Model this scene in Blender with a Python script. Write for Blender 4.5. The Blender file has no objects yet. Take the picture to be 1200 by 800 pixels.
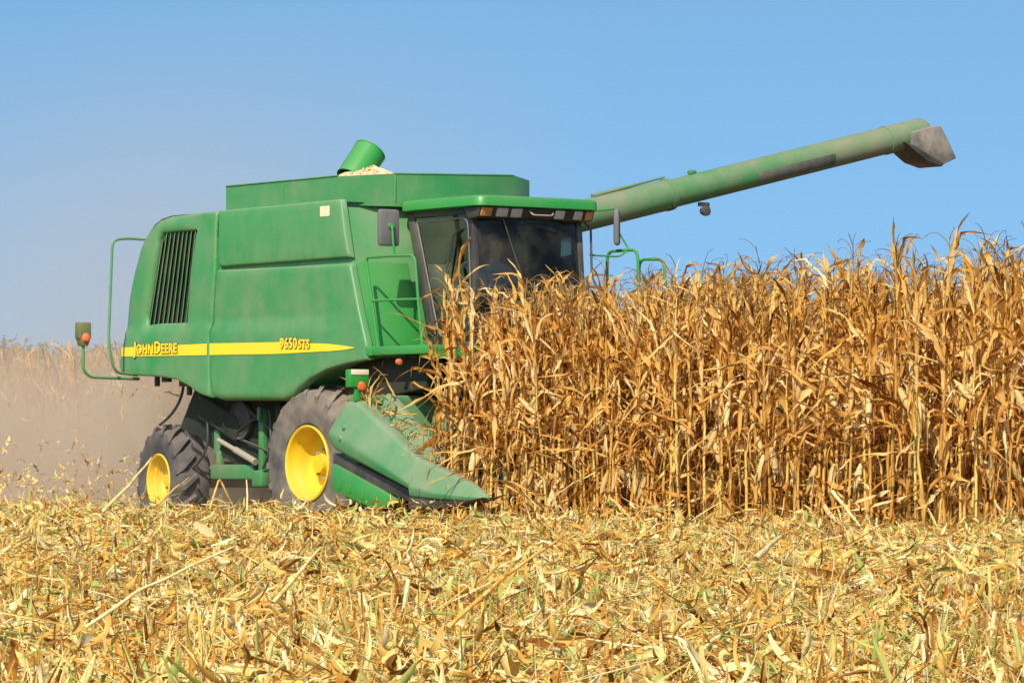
import bpy, bmesh, math, random
import numpy as np
from mathutils import Vector, Matrix
from mathutils.geometry import delaunay_2d_cdt

R = math.radians
rng = np.random.default_rng(7)
random.seed(7)
scene = bpy.context.scene
col = scene.collection

# ------------------------------------------------------------------ camera, sky, sun, exposure
CAM_H, TILT = 0.88, math.atan(145 / 5000)
cam = bpy.data.objects.new('camera', bpy.data.cameras.new('camera'))
col.objects.link(cam)
cam.data.sensor_width = 36
cam.data.lens = 150
cam.data.clip_start = 0.5
cam.data.clip_end = 12000
cam.location = (0, 0, CAM_H)
cam.rotation_euler = (R(90) + TILT, 0, 0)
scene.camera = cam

SUN_EL = R(40)
SUN_DIR = Vector((-0.26, -1.0, 0)).normalized()          # towards the sun, on the ground plane
SUN_ROT = math.atan2(SUN_DIR.x, SUN_DIR.y)
world = bpy.data.worlds.new('World')
scene.world = world
world.use_nodes = True
wn, wl = world.node_tree.nodes, world.node_tree.links
bg = wn['Background']
sky = wn.new('ShaderNodeTexSky')
sky.sky_type = 'NISHITA'
sky.sun_disc = False
sky.sun_elevation = SUN_EL
sky.sun_rotation = SUN_ROT
sky.air_density = 1.0
sky.dust_density = 1.5
sky.ozone_density = 2.0
tcw = wn.new('ShaderNodeTexCoord')
mpw = wn.new('ShaderNodeMapping')
mpw.inputs['Scale'].default_value = (1, 1, 1.0)            # the deep blue comes down close to the horizon
mpw.inputs['Location'].default_value = (0, 0, 0.27)
wl.new(tcw.outputs['Generated'], mpw.inputs['Vector'])
wl.new(mpw.outputs[0], sky.inputs['Vector'])
hue = wn.new('ShaderNodeMix')                              # clear autumn air: a cyan-leaning blue
hue.data_type = 'RGBA'
hue.blend_type = 'MULTIPLY'
hue.inputs['Factor'].default_value = 1
hue.inputs['B'].default_value = (0.79, 1.04, 1.03, 1)
wl.new(sky.outputs[0], hue.inputs['A'])
wl.new(hue.outputs['Result'], bg.inputs[0])
bg.inputs[1].default_value = 0.15

sun = bpy.data.objects.new('sun', bpy.data.lights.new('sun', 'SUN'))
col.objects.link(sun)
sun.data.energy = 4.7
sun.data.angle = R(0.5)
sun.data.color = (1.0, 0.93, 0.80)
sd = Vector((SUN_DIR.x * math.cos(SUN_EL), SUN_DIR.y * math.cos(SUN_EL), math.sin(SUN_EL)))
sun.rotation_euler = sd.to_track_quat('Z', 'Y').to_euler()

vs = scene.view_settings
vs.view_transform = 'Standard'
vs.look = 'None'
vs.exposure = 0.30
vs.gamma = 1
vs.use_curve_mapping = False
scene.cycles.max_bounces = 8
scene.cycles.transparent_max_bounces = 12
scene.cycles.volume_bounces = 1
scene.cycles.volume_step_rate = 2.0
scene.cycles.volume_max_steps = 128

# ------------------------------------------------------------------ materials
def new_mat(name):
    m = bpy.data.materials.new(name)
    m.use_nodes = True
    nt = m.node_tree
    return m, nt.nodes, nt.links, nt.nodes['Principled BSDF']

def ramp(n, stops):
    r = n.new('ShaderNodeValToRGB')
    e = r.color_ramp.elements
    while len(e) < len(stops):
        e.new(0.5)
    for i, (p, c) in enumerate(stops):
        e[i].position = p
        e[i].color = c if len(c) == 4 else (*c, 1)
    return r

def noise(n, l, vec, scale, detail=5, rough=0.55):
    t = n.new('ShaderNodeTexNoise')
    t.inputs['Scale'].default_value = scale
    t.inputs['Detail'].default_value = detail
    t.inputs['Roughness'].default_value = rough
    if vec is not None:
        l.new(vec, t.inputs['Vector'])
    return t

def math_node(n, l, op, a, b=None, clamp=False):
    t = n.new('ShaderNodeMath')
    t.operation = op
    t.use_clamp = clamp
    for i, x in enumerate((a, b)):
        if x is None:
            continue
        if isinstance(x, (int, float)):
            t.inputs[i].default_value = x
        else:
            l.new(x, t.inputs[i])
    return t.outputs[0]

def mix_col(n, l, fac, a, b):
    t = n.new('ShaderNodeMix')
    t.data_type = 'RGBA'
    for sock, x in ((t.inputs['Factor'], fac), (t.inputs['A'], a), (t.inputs['B'], b)):
        if isinstance(x, (int, float)):
            sock.default_value = x
        elif isinstance(x, tuple):
            sock.default_value = (*x, 1)
        else:
            l.new(x, sock)
    return t.outputs['Result']

DUST = (0.33, 0.28, 0.20)

def dusty(name, base, dust_amount=0.35, top=0.5, rough=0.4, dust=DUST, scale=1.3, spec=0.5, metallic=0.0, bump=0.02):
    """A painted or rubber surface under field dust: cloudy film, thin streaks, more of it on the faces that look up."""
    m, n, l, p = new_mat(name)
    tc = n.new('ShaderNodeTexCoord')
    big = noise(n, l, tc.outputs['Object'], scale, 6, 0.6)
    mp = n.new('ShaderNodeMapping')
    mp.inputs['Scale'].default_value = (2.2, 2.2, 1.1)
    l.new(tc.outputs['Object'], mp.inputs['Vector'])
    streak = noise(n, l, mp.outputs[0], 1.6, 5, 0.65)
    fine = noise(n, l, tc.outputs['Object'], 38, 3, 0.6)
    a = ramp(n, [(0.34, (0, 0, 0)), (0.74, (1, 1, 1))])
    l.new(big.outputs[0], a.inputs[0])
    b = ramp(n, [(0.42, (0, 0, 0)), (0.8, (1, 1, 1))])
    l.new(streak.outputs[0], b.inputs[0])
    s = math_node(n, l, 'MULTIPLY', b.outputs[0], 0.5)
    s = math_node(n, l, 'ADD', s, a.outputs[0])
    f2 = math_node(n, l, 'MULTIPLY_ADD', fine.outputs[0], 0.6)
    f2.node.inputs[2].default_value = 0.7
    s = math_node(n, l, 'MULTIPLY', s, f2)
    s = math_node(n, l, 'MULTIPLY', s, dust_amount)
    geo = n.new('ShaderNodeNewGeometry')
    sep = n.new('ShaderNodeSeparateXYZ')
    l.new(geo.outputs['Normal'], sep.inputs[0])
    up = math_node(n, l, 'MAXIMUM', sep.outputs['Z'], 0.0)
    up = math_node(n, l, 'MULTIPLY', up, top)
    fac = math_node(n, l, 'ADD', s, up)
    fac = math_node(n, l, 'MINIMUM', fac, 0.93)
    l.new(mix_col(n, l, fac, base, dust), p.inputs['Base Color'])
    r2 = math_node(n, l, 'MULTIPLY_ADD', fac, 0.5)
    r2.node.inputs[2].default_value = rough
    l.new(math_node(n, l, 'MINIMUM', r2, 0.95), p.inputs['Roughness'])
    p.inputs['Specular IOR Level'].default_value = spec
    p.inputs['Metallic'].default_value = metallic
    if bump:
        bp = n.new('ShaderNodeBump')
        bp.inputs['Strength'].default_value = bump * 4
        bp.inputs['Distance'].default_value = 0.01
        wob = noise(n, l, tc.outputs['Object'], 2.3, 2)
        l.new(wob.outputs[0], bp.inputs['Height'])
        l.new(bp.outputs[0], p.inputs['Normal'])
    return m

M = {}
M['green'] = dusty('green_paint', (0.028, 0.232, 0.058), 0.33, 0.3, 0.34)
M['green_dusty'] = dusty('dusty_green_paint', (0.030, 0.240, 0.060), 0.32, 0.35, 0.42, scale=0.7)
M['green_auger'] = dusty('auger_green_paint', (0.022, 0.20, 0.050), 0.74, 0.22, 0.5, dust=(0.25, 0.205, 0.145), scale=0.55)
M['green_clean'] = dusty('bright_green_paint', (0.016, 0.245, 0.035), 0.12, 0.2, 0.33)
M['green_header'] = dusty('header_green_plastic', (0.026, 0.200, 0.062), 0.30, 0.46, 0.42, scale=2.0)
M['chassis'] = dusty('shaded_chassis_paint', (0.007, 0.018, 0.010), 0.45, 0.5, 0.85, dust=(0.075, 0.060, 0.042))  # paint and dust darkened to hold the shade under the machine
M['black'] = dusty('black_plastic', (0.014, 0.014, 0.016), 0.22, 0.25, 0.45)
M['grey'] = dusty('grey_plastic', (0.085, 0.085, 0.095), 0.3, 0.3, 0.55)
M['rubber'] = dusty('tyre_rubber', (0.035, 0.036, 0.042), 0.40, 0.35, 0.8, dust=(0.24, 0.19, 0.15), scale=3)
M['rubber_dusty'] = dusty('dusty_tyre_rubber', (0.06, 0.055, 0.055), 0.85, 0.4, 0.85, dust=(0.26, 0.20, 0.15), scale=3)
M['yellow'] = dusty('yellow_rim_paint', (0.78, 0.50, 0.008), 0.38, 0.15, 0.38, dust=(0.45, 0.31, 0.08))
M['decal_yellow'] = dusty('yellow_decal', (0.86, 0.60, 0.015), 0.08, 0.1, 0.4)
M['decal_dark'] = dusty('dark_decal', (0.12, 0.085, 0.015), 0.2, 0.1, 0.5)
M['spout'] = dusty('dusty_spout_rubber', (0.10, 0.09, 0.08), 1.0, 0.5, 0.85, dust=(0.30, 0.25, 0.20), scale=4)
M['steel'] = dusty('bare_steel', (0.42, 0.36, 0.28), 0.5, 0.3, 0.5, metallic=0.3)
M['amber'] = dusty('amber_lens', (0.55, 0.19, 0.03), 0.4, 0.1, 0.2)
M['orange'] = dusty('orange_lens', (0.72, 0.11, 0.02), 0.3, 0.1, 0.2)
M['white_lens'] = dusty('clear_lamp_lens', (0.50, 0.47, 0.42), 0.5, 0.1, 0.15)
M['olive'] = dusty('olive_lamp_housing', (0.10, 0.11, 0.02), 0.3, 0.2, 0.5)
M['cream'] = dusty('cream_sticker', (0.75, 0.62, 0.42), 0.2, 0.1, 0.5)
M['cyan'] = dusty('cyan_patch', (0.10, 0.42, 0.48), 0.2, 0.1, 0.4)
M['skin'] = dusty('skin', (0.40, 0.22, 0.14), 0.0, 0.0, 0.6)
M['blue_cloth'] = dusty('blue_cloth', (0.10, 0.19, 0.30), 0.1, 0.0, 0.9)
M['dark_cloth'] = dusty('dark_cloth', (0.03, 0.035, 0.05), 0.1, 0.0, 0.9)
M['hair'] = dusty('dark_hair', (0.02, 0.014, 0.01), 0.0, 0.0, 0.6)
M['grey_decal'] = dusty('faded_dark_decal', (0.05, 0.06, 0.045), 0.7, 0.3, 0.7)
M['seat'] = dusty('seat_fabric', (0.03, 0.03, 0.03), 0.1, 0.05, 0.85)
M['liner'] = dusty('cab_liner', (0.035, 0.035, 0.033), 0.2, 0.1, 0.8)

def glass(name, tint, reflect=1.0):
    m, n, l, p = new_mat(name)
    n.remove(p)
    out = n['Material Output']
    tr = n.new('ShaderNodeBsdfTransparent')
    tr.inputs[0].default_value = (*tint, 1)
    gl = n.new('ShaderNodeBsdfGlossy')
    gl.inputs['Roughness'].default_value = 0.04
    df = n.new('ShaderNodeBsdfDiffuse')
    df.inputs[0].default_value = (*DUST, 1)
    tc = n.new('ShaderNodeTexCoord')
    nz = noise(n, l, tc.outputs['Object'], 3.0, 5)
    r = ramp(n, [(0.40, (0.01, 0.01, 0.01)), (0.8, (0.13, 0.13, 0.13))])
    l.new(nz.outputs[0], r.inputs[0])
    m0 = n.new('ShaderNodeMixShader')
    l.new(r.outputs[0], m0.inputs[0])
    l.new(tr.outputs[0], m0.inputs[1])
    l.new(df.outputs[0], m0.inputs[2])
    fr = n.new('ShaderNodeFresnel')
    fr.inputs[0].default_value = 1.45
    mx = n.new('ShaderNodeMixShader')
    l.new(math_node(n, l, 'MULTIPLY', fr.outputs[0], reflect), mx.inputs[0])
    l.new(m0.outputs[0], mx.inputs[1])
    l.new(gl.outputs[0], mx.inputs[2])
    l.new(mx.outputs[0], out.inputs[0])
    return m
M['glass'] = glass('tinted_glass', (0.56, 0.60, 0.57), 0.6)
M['glass_side'] = glass('tinted_side_glass', (0.84, 0.88, 0.84), 2.2)

def plant_mat(name, stops, trans=0.3, tr_tint=(1.0, 0.72, 0.30), rough=0.6, objrand=0.22, nscale=9.0):
    """Dead plant tissue: hue from the piece's own tint, mottled, thin enough to glow when lit from behind."""
    m, n, l, p = new_mat(name)
    at = n.new('ShaderNodeAttribute')
    at.attribute_name = 'tint'
    oi = n.new('ShaderNodeObjectInfo')
    tc = n.new('ShaderNodeTexCoord')
    nz = noise(n, l, tc.outputs['Object'], nscale, 4, 0.6)
    x = math_node(n, l, 'MULTIPLY_ADD', nz.outputs[0], 0.5)
    x.node.inputs[2].default_value = -0.25
    x = math_node(n, l, 'ADD', x, at.outputs['Fac'])
    y = math_node(n, l, 'MULTIPLY_ADD', oi.outputs['Random'], objrand)
    y.node.inputs[2].default_value = -objrand / 2
    x = math_node(n, l, 'ADD', x, y)
    r = ramp(n, stops)
    l.new(x, r.inputs[0])
    l.new(r.outputs[0], p.inputs['Base Color'])
    p.inputs['Roughness'].default_value = rough
    p.inputs['Specular IOR Level'].default_value = 0.25
    if trans:
        out = n['Material Output']
        t = n.new('ShaderNodeBsdfTranslucent')
        mm = n.new('ShaderNodeMix')
        mm.data_type = 'RGBA'
        mm.blend_type = 'MULTIPLY'
        mm.inputs['Factor'].default_value = 1
        l.new(r.outputs[0], mm.inputs['A'])
        mm.inputs['B'].default_value = (*tr_tint, 1)
        l.new(mm.outputs['Result'], t.inputs[0])
        mx = n.new('ShaderNodeMixShader')
        mx.inputs[0].default_value = trans
        l.new(p.outputs[0], mx.inputs[1])
        l.new(t.outputs[0], mx.inputs[2])
        l.new(mx.outputs[0], out.inputs[0])
    return m
M['leaf'] = plant_mat('dead_corn_leaf', [(0.0, (0.16, 0.055, 0.005)), (0.25, (0.42, 0.17, 0.022)), (0.5, (0.68, 0.36, 0.075)), (0.78, (0.82, 0.535, 0.17)), (1.0, (0.88, 0.67, 0.34))], 0.34, (1.0, 0.62, 0.18), nscale=16.0)
M['stalk'] = plant_mat('dry_corn_stalk', [(0.0, (0.30, 0.14, 0.025)), (0.5, (0.60, 0.34, 0.07)), (0.85, (0.64, 0.45, 0.12)), (1.0, (0.48, 0.43, 0.11))], 0.0)
M['husk'] = plant_mat('pale_corn_husk', [(0.0, (0.45, 0.25, 0.07)), (0.5, (0.66, 0.44, 0.16)), (1.0, (0.72, 0.58, 0.28))], 0.2)
M['tassel'] = plant_mat('dry_tassel', [(0.0, (0.12, 0.07, 0.025)), (1.0, (0.36, 0.23, 0.09))], 0.0)
M['litter'] = plant_mat('straw_litter', [(0.0, (0.16, 0.06, 0.010)), (0.14, (0.46, 0.19, 0.025)), (0.30, (0.70, 0.38, 0.07)), (0.46, (0.78, 0.54, 0.17)), (0.62, (0.81, 0.63, 0.29)), (0.80, (0.84, 0.69, 0.42)), (0.87, (0.62, 0.54, 0.17)), (1.0, (0.36, 0.38, 0.09))], 0.22, (1, 0.8, 0.45), nscale=14.0)
M['kernel'] = plant_mat('corn_kernels', [(0.0, (0.55, 0.33, 0.16)), (1.0, (0.80, 0.58, 0.34))], 0.0, nscale=30)

# ------------------------------------------------------------------ mesh helpers
def np_mesh(name, V, F, mat, tint=None, smooth=True, midx=None):
    """Mesh from arrays: V (n,3), F (m,4) quads."""
    me = bpy.data.meshes.new(name)
    V = np.asarray(V, dtype=np.float32)
    F = np.asarray(F, dtype=np.int32)
    m, k = F.shape
    me.vertices.add(len(V))
    me.vertices.foreach_set('co', V.ravel())
    me.loops.add(m * k)
    me.loops.foreach_set('vertex_index', F.ravel())
    me.polygons.add(m)
    me.polygons.foreach_set('loop_start', np.arange(0, m * k, k, dtype=np.int32))
    me.polygons.foreach_set('use_smooth', np.full(m, smooth))
    for x in (mat if isinstance(mat, (list, tuple)) else [mat]):
        me.materials.append(x)
    if midx is not None:
        me.polygons.foreach_set('material_index', np.asarray(midx, dtype=np.int32))
    if tint is not None:
        a = me.attributes.new('tint', 'FLOAT', 'FACE')
        a.data.foreach_set('value', np.asarray(tint, dtype=np.float32))
    me.update(calc_edges=True)
    me.validate()
    return me

def link(name, data, parent=None):
    o = bpy.data.objects.new(name, data)
    col.objects.link(o)
    if parent is not None:
        o.parent = parent
    return o

def tag(o, label=None, cat=None, group=None, kind=None):
    for k, v in (('label', label), ('category', cat), ('group', group), ('kind', kind)):
        if v:
            o[k] = v
    return o

class MB:
    def __init__(s):
        s.V, s.F, s.I = [], [], []
    def add(s, V, F, i=0):
        b = len(s.V)
        s.V += [tuple(v) for v in V]
        s.F += [tuple(b + k for k in f) for f in F]
        s.I += [i] * len(F)
        return s
    def bm(s, bm, i=0):
        bm.verts.ensure_lookup_table()
        bm.verts.index_update()
        return s.add([v.co for v in bm.verts], [[v.index for v in f.verts] for f in bm.faces], i)
    def box(s, c, d, rot=None, bevel=0.01, i=0, seg=2):
        bm = bmesh.new()
        bmesh.ops.create_cube(bm, size=1)
        bmesh.ops.scale(bm, vec=d, verts=bm.verts)
        if bevel:
            bevel = min(bevel, min(d) * 0.45)
            bmesh.ops.bevel(bm, geom=bm.edges[:], offset=bevel, segments=seg, affect='EDGES', profile=0.5)
        if rot:
            from mathutils import Euler
            bmesh.ops.rotate(bm, matrix=Euler(rot).to_matrix(), verts=bm.verts)
        bmesh.ops.translate(bm, vec=c, verts=bm.verts)
        s.bm(bm, i)
        bm.free()
        return s
    def prism(s, poly, axis, a, b, bevel=0.008, i=0):
        """Polygon in the plane across an axis, run from a to b along it (axis 0: (y,z), 1: (x,z), 2: (x,y))."""
        put = {0: lambda p, t: (t, p[0], p[1]), 1: lambda p, t: (p[0], t, p[1]), 2: lambda p, t: (p[0], p[1], t)}[axis]
        bm = bmesh.new()
        lo = [bm.verts.new(put(p, a)) for p in poly]
        hi = [bm.verts.new(put(p, b)) for p in poly]
        k = len(poly)
        bm.faces.new(lo)
        bm.faces.new(hi[::-1])
        for j in range(k):
            bm.faces.new((lo[(j + 1) % k], lo[j], hi[j], hi[(j + 1) % k]))
        bmesh.ops.recalc_face_normals(bm, faces=bm.faces)
        if bevel:
            bmesh.ops.bevel(bm, geom=bm.edges[:], offset=bevel, segments=2, affect='EDGES', profile=0.5)
        s.bm(bm, i)
        bm.free()
        return s
    def tube(s, path, r, n=8, i=0, caps=True):
        P = [Vector(p) for p in path]
        rs = r if isinstance(r, (list, tuple)) else [r] * len(P)
        T = []
        for j in range(len(P)):
            a = P[max(j - 1, 0)]
            b = P[min(j + 1, len(P) - 1)]
            T.append((b - a).normalized())
        up = Vector((0, 0, 1)) if abs(T[0].z) < 0.9 else Vector((1, 0, 0))
        N = (up - T[0] * up.dot(T[0])).normalized()
        V, F = [], []
        for j, p in enumerate(P):
            N = (N - T[j] * N.dot(T[j])).normalized()
            B = T[j].cross(N)
            for k in range(n):
                a = 2 * math.pi * k / n
                V.append(p + (N * math.cos(a) + B * math.sin(a)) * rs[j])
        for j in range(len(P) - 1):
            for k in range(n):
                k2 = (k + 1) % n
                F.append((j * n + k, j * n + k2, (j + 1) * n + k2, (j + 1) * n + k))
        if caps:
            F.append(tuple(range(n))[::-1])
            F.append(tuple((len(P) - 1) * n + k for k in range(n)))
        return s.add(V, F, i)
    def lathe(s, prof, c, n=48, i=0, axis=1, closed=False):
        """Profile of (radius, along) turned about the y axis (axis=1) or x axis (0) through c."""
        V, F = [], []
        for r, t in prof:
            for k in range(n):
                a = 2 * math.pi * k / n
                q = (r * math.cos(a), t, r * math.sin(a)) if axis == 1 else (t, r * math.cos(a), r * math.sin(a))
                V.append((c[0] + q[0], c[1] + q[1], c[2] + q[2]))
        m = len(prof)
        for j in range(m if closed else m - 1):
            j2 = (j + 1) % m
            for k in range(n):
                k2 = (k + 1) % n
                F.append((j * n + k, j * n + k2, j2 * n + k2, j2 * n + k))
        return s.add(V, F, i)
    def loft(s, stations, i=0, caps=True):
        n = len(stations[0])
        V = [p for st in stations for p in st]
        F = []
        for j in range(len(stations) - 1):
            for k in range(n):
                k2 = (k + 1) % n
                F.append((j * n + k, j * n + k2, (j + 1) * n + k2, (j + 1) * n + k))
        if caps:
            F.append(tuple(range(n))[::-1])
            F.append(tuple((len(stations) - 1) * n + k for k in range(n)))
        return s.add(V, F, i)
    def build(s, name, mats, parent=None, smooth=35, recalc=True):
        me = bpy.data.meshes.new(name)
        me.from_pydata(s.V, [], s.F)
        for m in (mats if isinstance(mats, (list, tuple)) else [mats]):
            me.materials.append(m)
        me.polygons.foreach_set('material_index', s.I)
        if recalc:
            bm = bmesh.new()
            bm.from_mesh(me)
            bmesh.ops.recalc_face_normals(bm, faces=bm.faces)
            bm.to_mesh(me)
            bm.free()
        if smooth:
            me.polygons.foreach_set('use_smooth', [True] * len(me.polygons))
            me.set_sharp_from_angle(angle=R(smooth))
        me.update()
        return link(name, me, parent)

def fillet(path, r=0.06, n=5):
    P = [Vector(p) for p in path]
    out = [P[0]]
    for j in range(1, len(P) - 1):
        a, b, c = P[j - 1], P[j], P[j + 1]
        d = min(r, (a - b).length * 0.45, (c - b).length * 0.45)
        p, q = b + (a - b).normalized() * d, b + (c - b).normalized() * d
        for k in range(n + 1):
            t = k / n
            out.append(p * (1 - t) ** 2 + b * 2 * t * (1 - t) + q * t * t)
    out.append(P[-1])
    return out

def inside(p, poly):
    x, y = p
    c = False
    j = len(poly) - 1
    for i in range(len(poly)):
        xi, yi = poly[i]
        xj, yj = poly[j]
        if (yi > y) != (yj > y) and x < (xj - xi) * (y - yi) / (yj - yi) + xi:
            c = not c
        j = i
    return c

def seg_dist(p, loops):
    d = 1e9
    for L in loops:
        for k in range(len(L)):
            ax, ay = L[k]
            bx, by = L[(k + 1) % len(L)]
            dx, dy = bx - ax, by - ay
            t = max(0, min(1, ((p[0] - ax) * dx + (p[1] - ay) * dy) / (dx * dx + dy * dy + 1e-12)))
            d = min(d, math.hypot(p[0] - ax - t * dx, p[1] - ay - t * dy))
    return d

def dense(loop, step):
    out = []
    for k in range(len(loop)):
        a, b = Vector(loop[k]), Vector(loop[(k + 1) % len(loop)])
        m = max(1, int(math.ceil((b - a).length / step)))
        out += [tuple(a + (b - a) * (j / m)) for j in range(m)]
    return out

def sheet(mb, outline, holes=(), v0=0.0, depth=0.05, roll=lambda u, w: 0.03, push=lambda u, w: 0.0, step=0.09, i=0):
    """A pressed sheet-metal panel in the (x,z) plane facing -y: rolled edges, holes, soft relief, real depth."""
    loops = [dense(outline, step * 0.5)] + [dense(h, step * 0.5) for h in holes]
    pts, edges = [], []
    for L in loops:
        b = len(pts)
        pts += L
        edges += [(b + k, b + (k + 1) % len(L)) for k in range(len(L))]
    nb = len(pts)
    for L in loops:
        for k in range(len(L)):
            a, b = Vector(L[k - 1]), Vector(L[(k + 1) % len(L)])
            t = (b - a).normalized()
            for sgn in (1, -1):
                nn = Vector((-t.y, t.x)) * sgn
                rr = roll(*L[k])
                for f in (0.2, 0.5, 1.0):
                    q = Vector(L[k]) + nn * rr * f
                    if inside(q, outline) and not any(inside(q, h) for h in holes) and seg_dist(q, loops) > rr * f * 0.93:
                        pts.append(tuple(q))
    us = [p[0] for p in outline]
    ws = [p[1] for p in outline]
    u = min(us) + step / 2
    while u < max(us):
        w = min(ws) + step / 2
        while w < max(ws):
            q = (u + random.uniform(-1, 1) * 0.01, w + random.uniform(-1, 1) * 0.01)
            if inside(q, outline) and not any(inside(q, h) for h in holes) and seg_dist(q, loops) > roll(*q) * 1.15:
                pts.append(q)
            w += step
        u += step
    V2, _, F2, *_ = delaunay_2d_cdt([Vector(p) for p in pts], edges, [], 0, 1e-5)
    V2 = [tuple(v) for v in V2]
    F = []
    for f in F2:
        c = (sum(V2[k][0] for k in f) / 3, sum(V2[k][1] for k in f) / 3)
        if inside(c, outline) and not any(inside(c, h) for h in holes):
            F.append(tuple(f))
    V = []
    for p in V2:
        d = seg_dist(p, loops)
        rr = roll(*p)
        x = max(0.0, 1 - d / rr)
        V.append((p[0], v0 + rr * (1 - math.sqrt(max(0, 1 - x * x))) - push(*p), p[1]))
    cnt = {}
    for f in F:
        for k in range(3):
            e = (f[k], f[(k + 1) % 3])
            cnt.setdefault(tuple(sorted(e)), []).append(e)
    back = {}
    for es in cnt.values():
        if len(es) == 1:
            for k in es[0]:
                if k not in back:
                    back[k] = len(V)
                    V.append((V[k][0], v0 + depth, V[k][2]))
            a, b = es[0]
            F.append((b, a, back[a], back[b]))
    return mb.add(V, F, i)

def sm(a, b, x):
    t = max(0, min(1, (x - a) / (b - a)))
    return t * t * (3 - 2 * t)

def text_mesh(chunks, mats, parent, name, origin, rise, depth=0.004, outline=0.012):
    """Lettering on the (x,z) side plane facing -y. chunks: (text, size, gap before). A darker plate-edge copy sits under the letters."""
    mb = MB()
    for layer in (1, 0):
        x = 0.0
        for t, size, gap in chunks:
            cu = bpy.data.curves.new('lettering', 'FONT')
            cu.body = t
            cu.size = size
            cu.offset = 0.004 + (outline if layer else 0.0)
            cu.extrude = depth / 2
            cu.resolution_u = 3
            cu.space_character = 1.08
            o = bpy.data.objects.new('lettering_temp', cu)
            col.objects.link(o)
            dg = bpy.context.evaluated_depsgraph_get()
            me = bpy.data.meshes.new_from_object(o.evaluated_get(dg))
            x += gap
            xs = [v.co.x for v in me.vertices]
            V = []
            for v in me.vertices:
                px = x + v.co.x - min(xs) * (1 if not layer else 0) 
                V.append((px, v.co.y, v.co.z))
            if layer:
                V = [(a - (min(xs) + outline), b, c) for a, b, c in V]
            V = [(origin[0] + a, origin[1] - (0.001 if layer else 0.005) - (c + depth / 2), origin[2] + b + rise * a) for a, b, c in V]
            mb.add(V, [list(p.vertices) for p in me.polygons], 1 if layer else 0)
            x += max(xs) - min(xs) - (2 * outline if layer else 0)
            bpy.data.objects.remove(o)
            bpy.data.meshes.remove(me)
            bpy.data.curves.remove(cu)
    return mb.build(name, mats, parent, smooth=0)

# ------------------------------------------------------------------ the field
def ground():
    m, n, l, p = new_mat('field_soil')
    tc = n.new('ShaderNodeTexCoord')
    a = noise(n, l, tc.outputs['Object'], 0.9, 8, 0.65)
    b = noise(n, l, tc.outputs['Object'], 14, 6, 0.7)
    x = math_node(n, l, 'MULTIPLY', b.outputs[0], 0.6)
    x = math_node(n, l, 'MULTIPLY_ADD', a.outputs[0], 0.4)
    l.new(math_node(n, l, 'MULTIPLY', b.outputs[0], 0.6), x.node.inputs[2])
    r = ramp(n, [(0.30, (0.10, 0.05, 0.022)), (0.5, (0.24, 0.13, 0.05)), (0.66, (0.48, 0.31, 0.12)), (0.8, (0.62, 0.46, 0.22))])
    l.new(x, r.inputs[0])
    l.new(r.outputs[0], p.inputs['Base Color'])
    p.inputs['Roughness'].default_value = 0.95
    bp = n.new('ShaderNodeBump')
    bp.inputs['Distance'].default_value = 0.05
    l.new(b.outputs[0], bp.inputs['Height'])
    l.new(bp.outputs[0], p.inputs['Normal'])
    xs = np.unique(np.concatenate([np.linspace(-4000, -60, 14), np.linspace(-60, 60, 90), np.linspace(60, 4000, 14)]))
    ys = np.unique(np.concatenate([np.linspace(-400, -5, 8), np.linspace(-5, 110, 90), np.linspace(110, 8000, 16)]))
    X, Y = np.meshgrid(xs, ys)
    Z = 0.03 * np.sin(X * 1.7 + Y * 0.6) * np.sin(Y * 1.1 - X * 0.4)
    Z *= (np.abs(X) < 60) * (Y < 110) * (Y > -5)
    V = np.stack([X, Y, Z], -1).reshape(-1, 3)
    nx, ny = len(xs), len(ys)
    I = np.arange(nx * ny).reshape(ny, nx)
    F = np.stack([I[:-1, :-1], I[:-1, 1:], I[1:, 1:], I[1:, :-1]], -1).reshape(-1, 4)
    o = link('ground', np_mesh('ground', V, F, m))
    tag(o, kind='structure')
ground()

# machine frame: x forward, y to the machine's left, z up; origin on the ground under its right front wheel
YAW = R(53)
ORIGIN = Vector((-2.4, 50.0, 0.0))
CU, SU = math.cos(YAW), math.sin(YAW)

def to_world(u, v):
    return ORIGIN.x + CU * u + SU * v, ORIGIN.y - SU * u + CU * v

# ------------------------------------------------------------------ the combine
mach = link('combine_harvester', None)
mach.location = ORIGIN
mach.rotation_euler = (0, 0, -YAW)
tag(mach, 'big green combine harvester with yellow wheel rims cutting into the standing corn', 'combine harvester')

def P(name, mb, mat, parent=mach, **k):
    return mb.build(name, mat, parent, **k)

# --- body
shell = [(-4.03, 2.08), (-4.06, 2.4), (-3.98, 2.92), (-3.82, 3.4), (-3.6, 3.70), (-3.35, 3.84), (-3.0, 3.89), (-1.9, 3.90), (0.66, 3.91),
         (0.83, 3.25), (1.17, 2.13), (0.7, 2.08), (0.3, 1.98), (-0.3, 1.74), (-1.9, 1.74), (-2.3, 1.82), (-2.6, 1.95), (-3.0, 2.03)]
body = P('body_shell', MB().prism(shell, 1, 0.065, 2.96, 0.03), M['green'])

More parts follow.
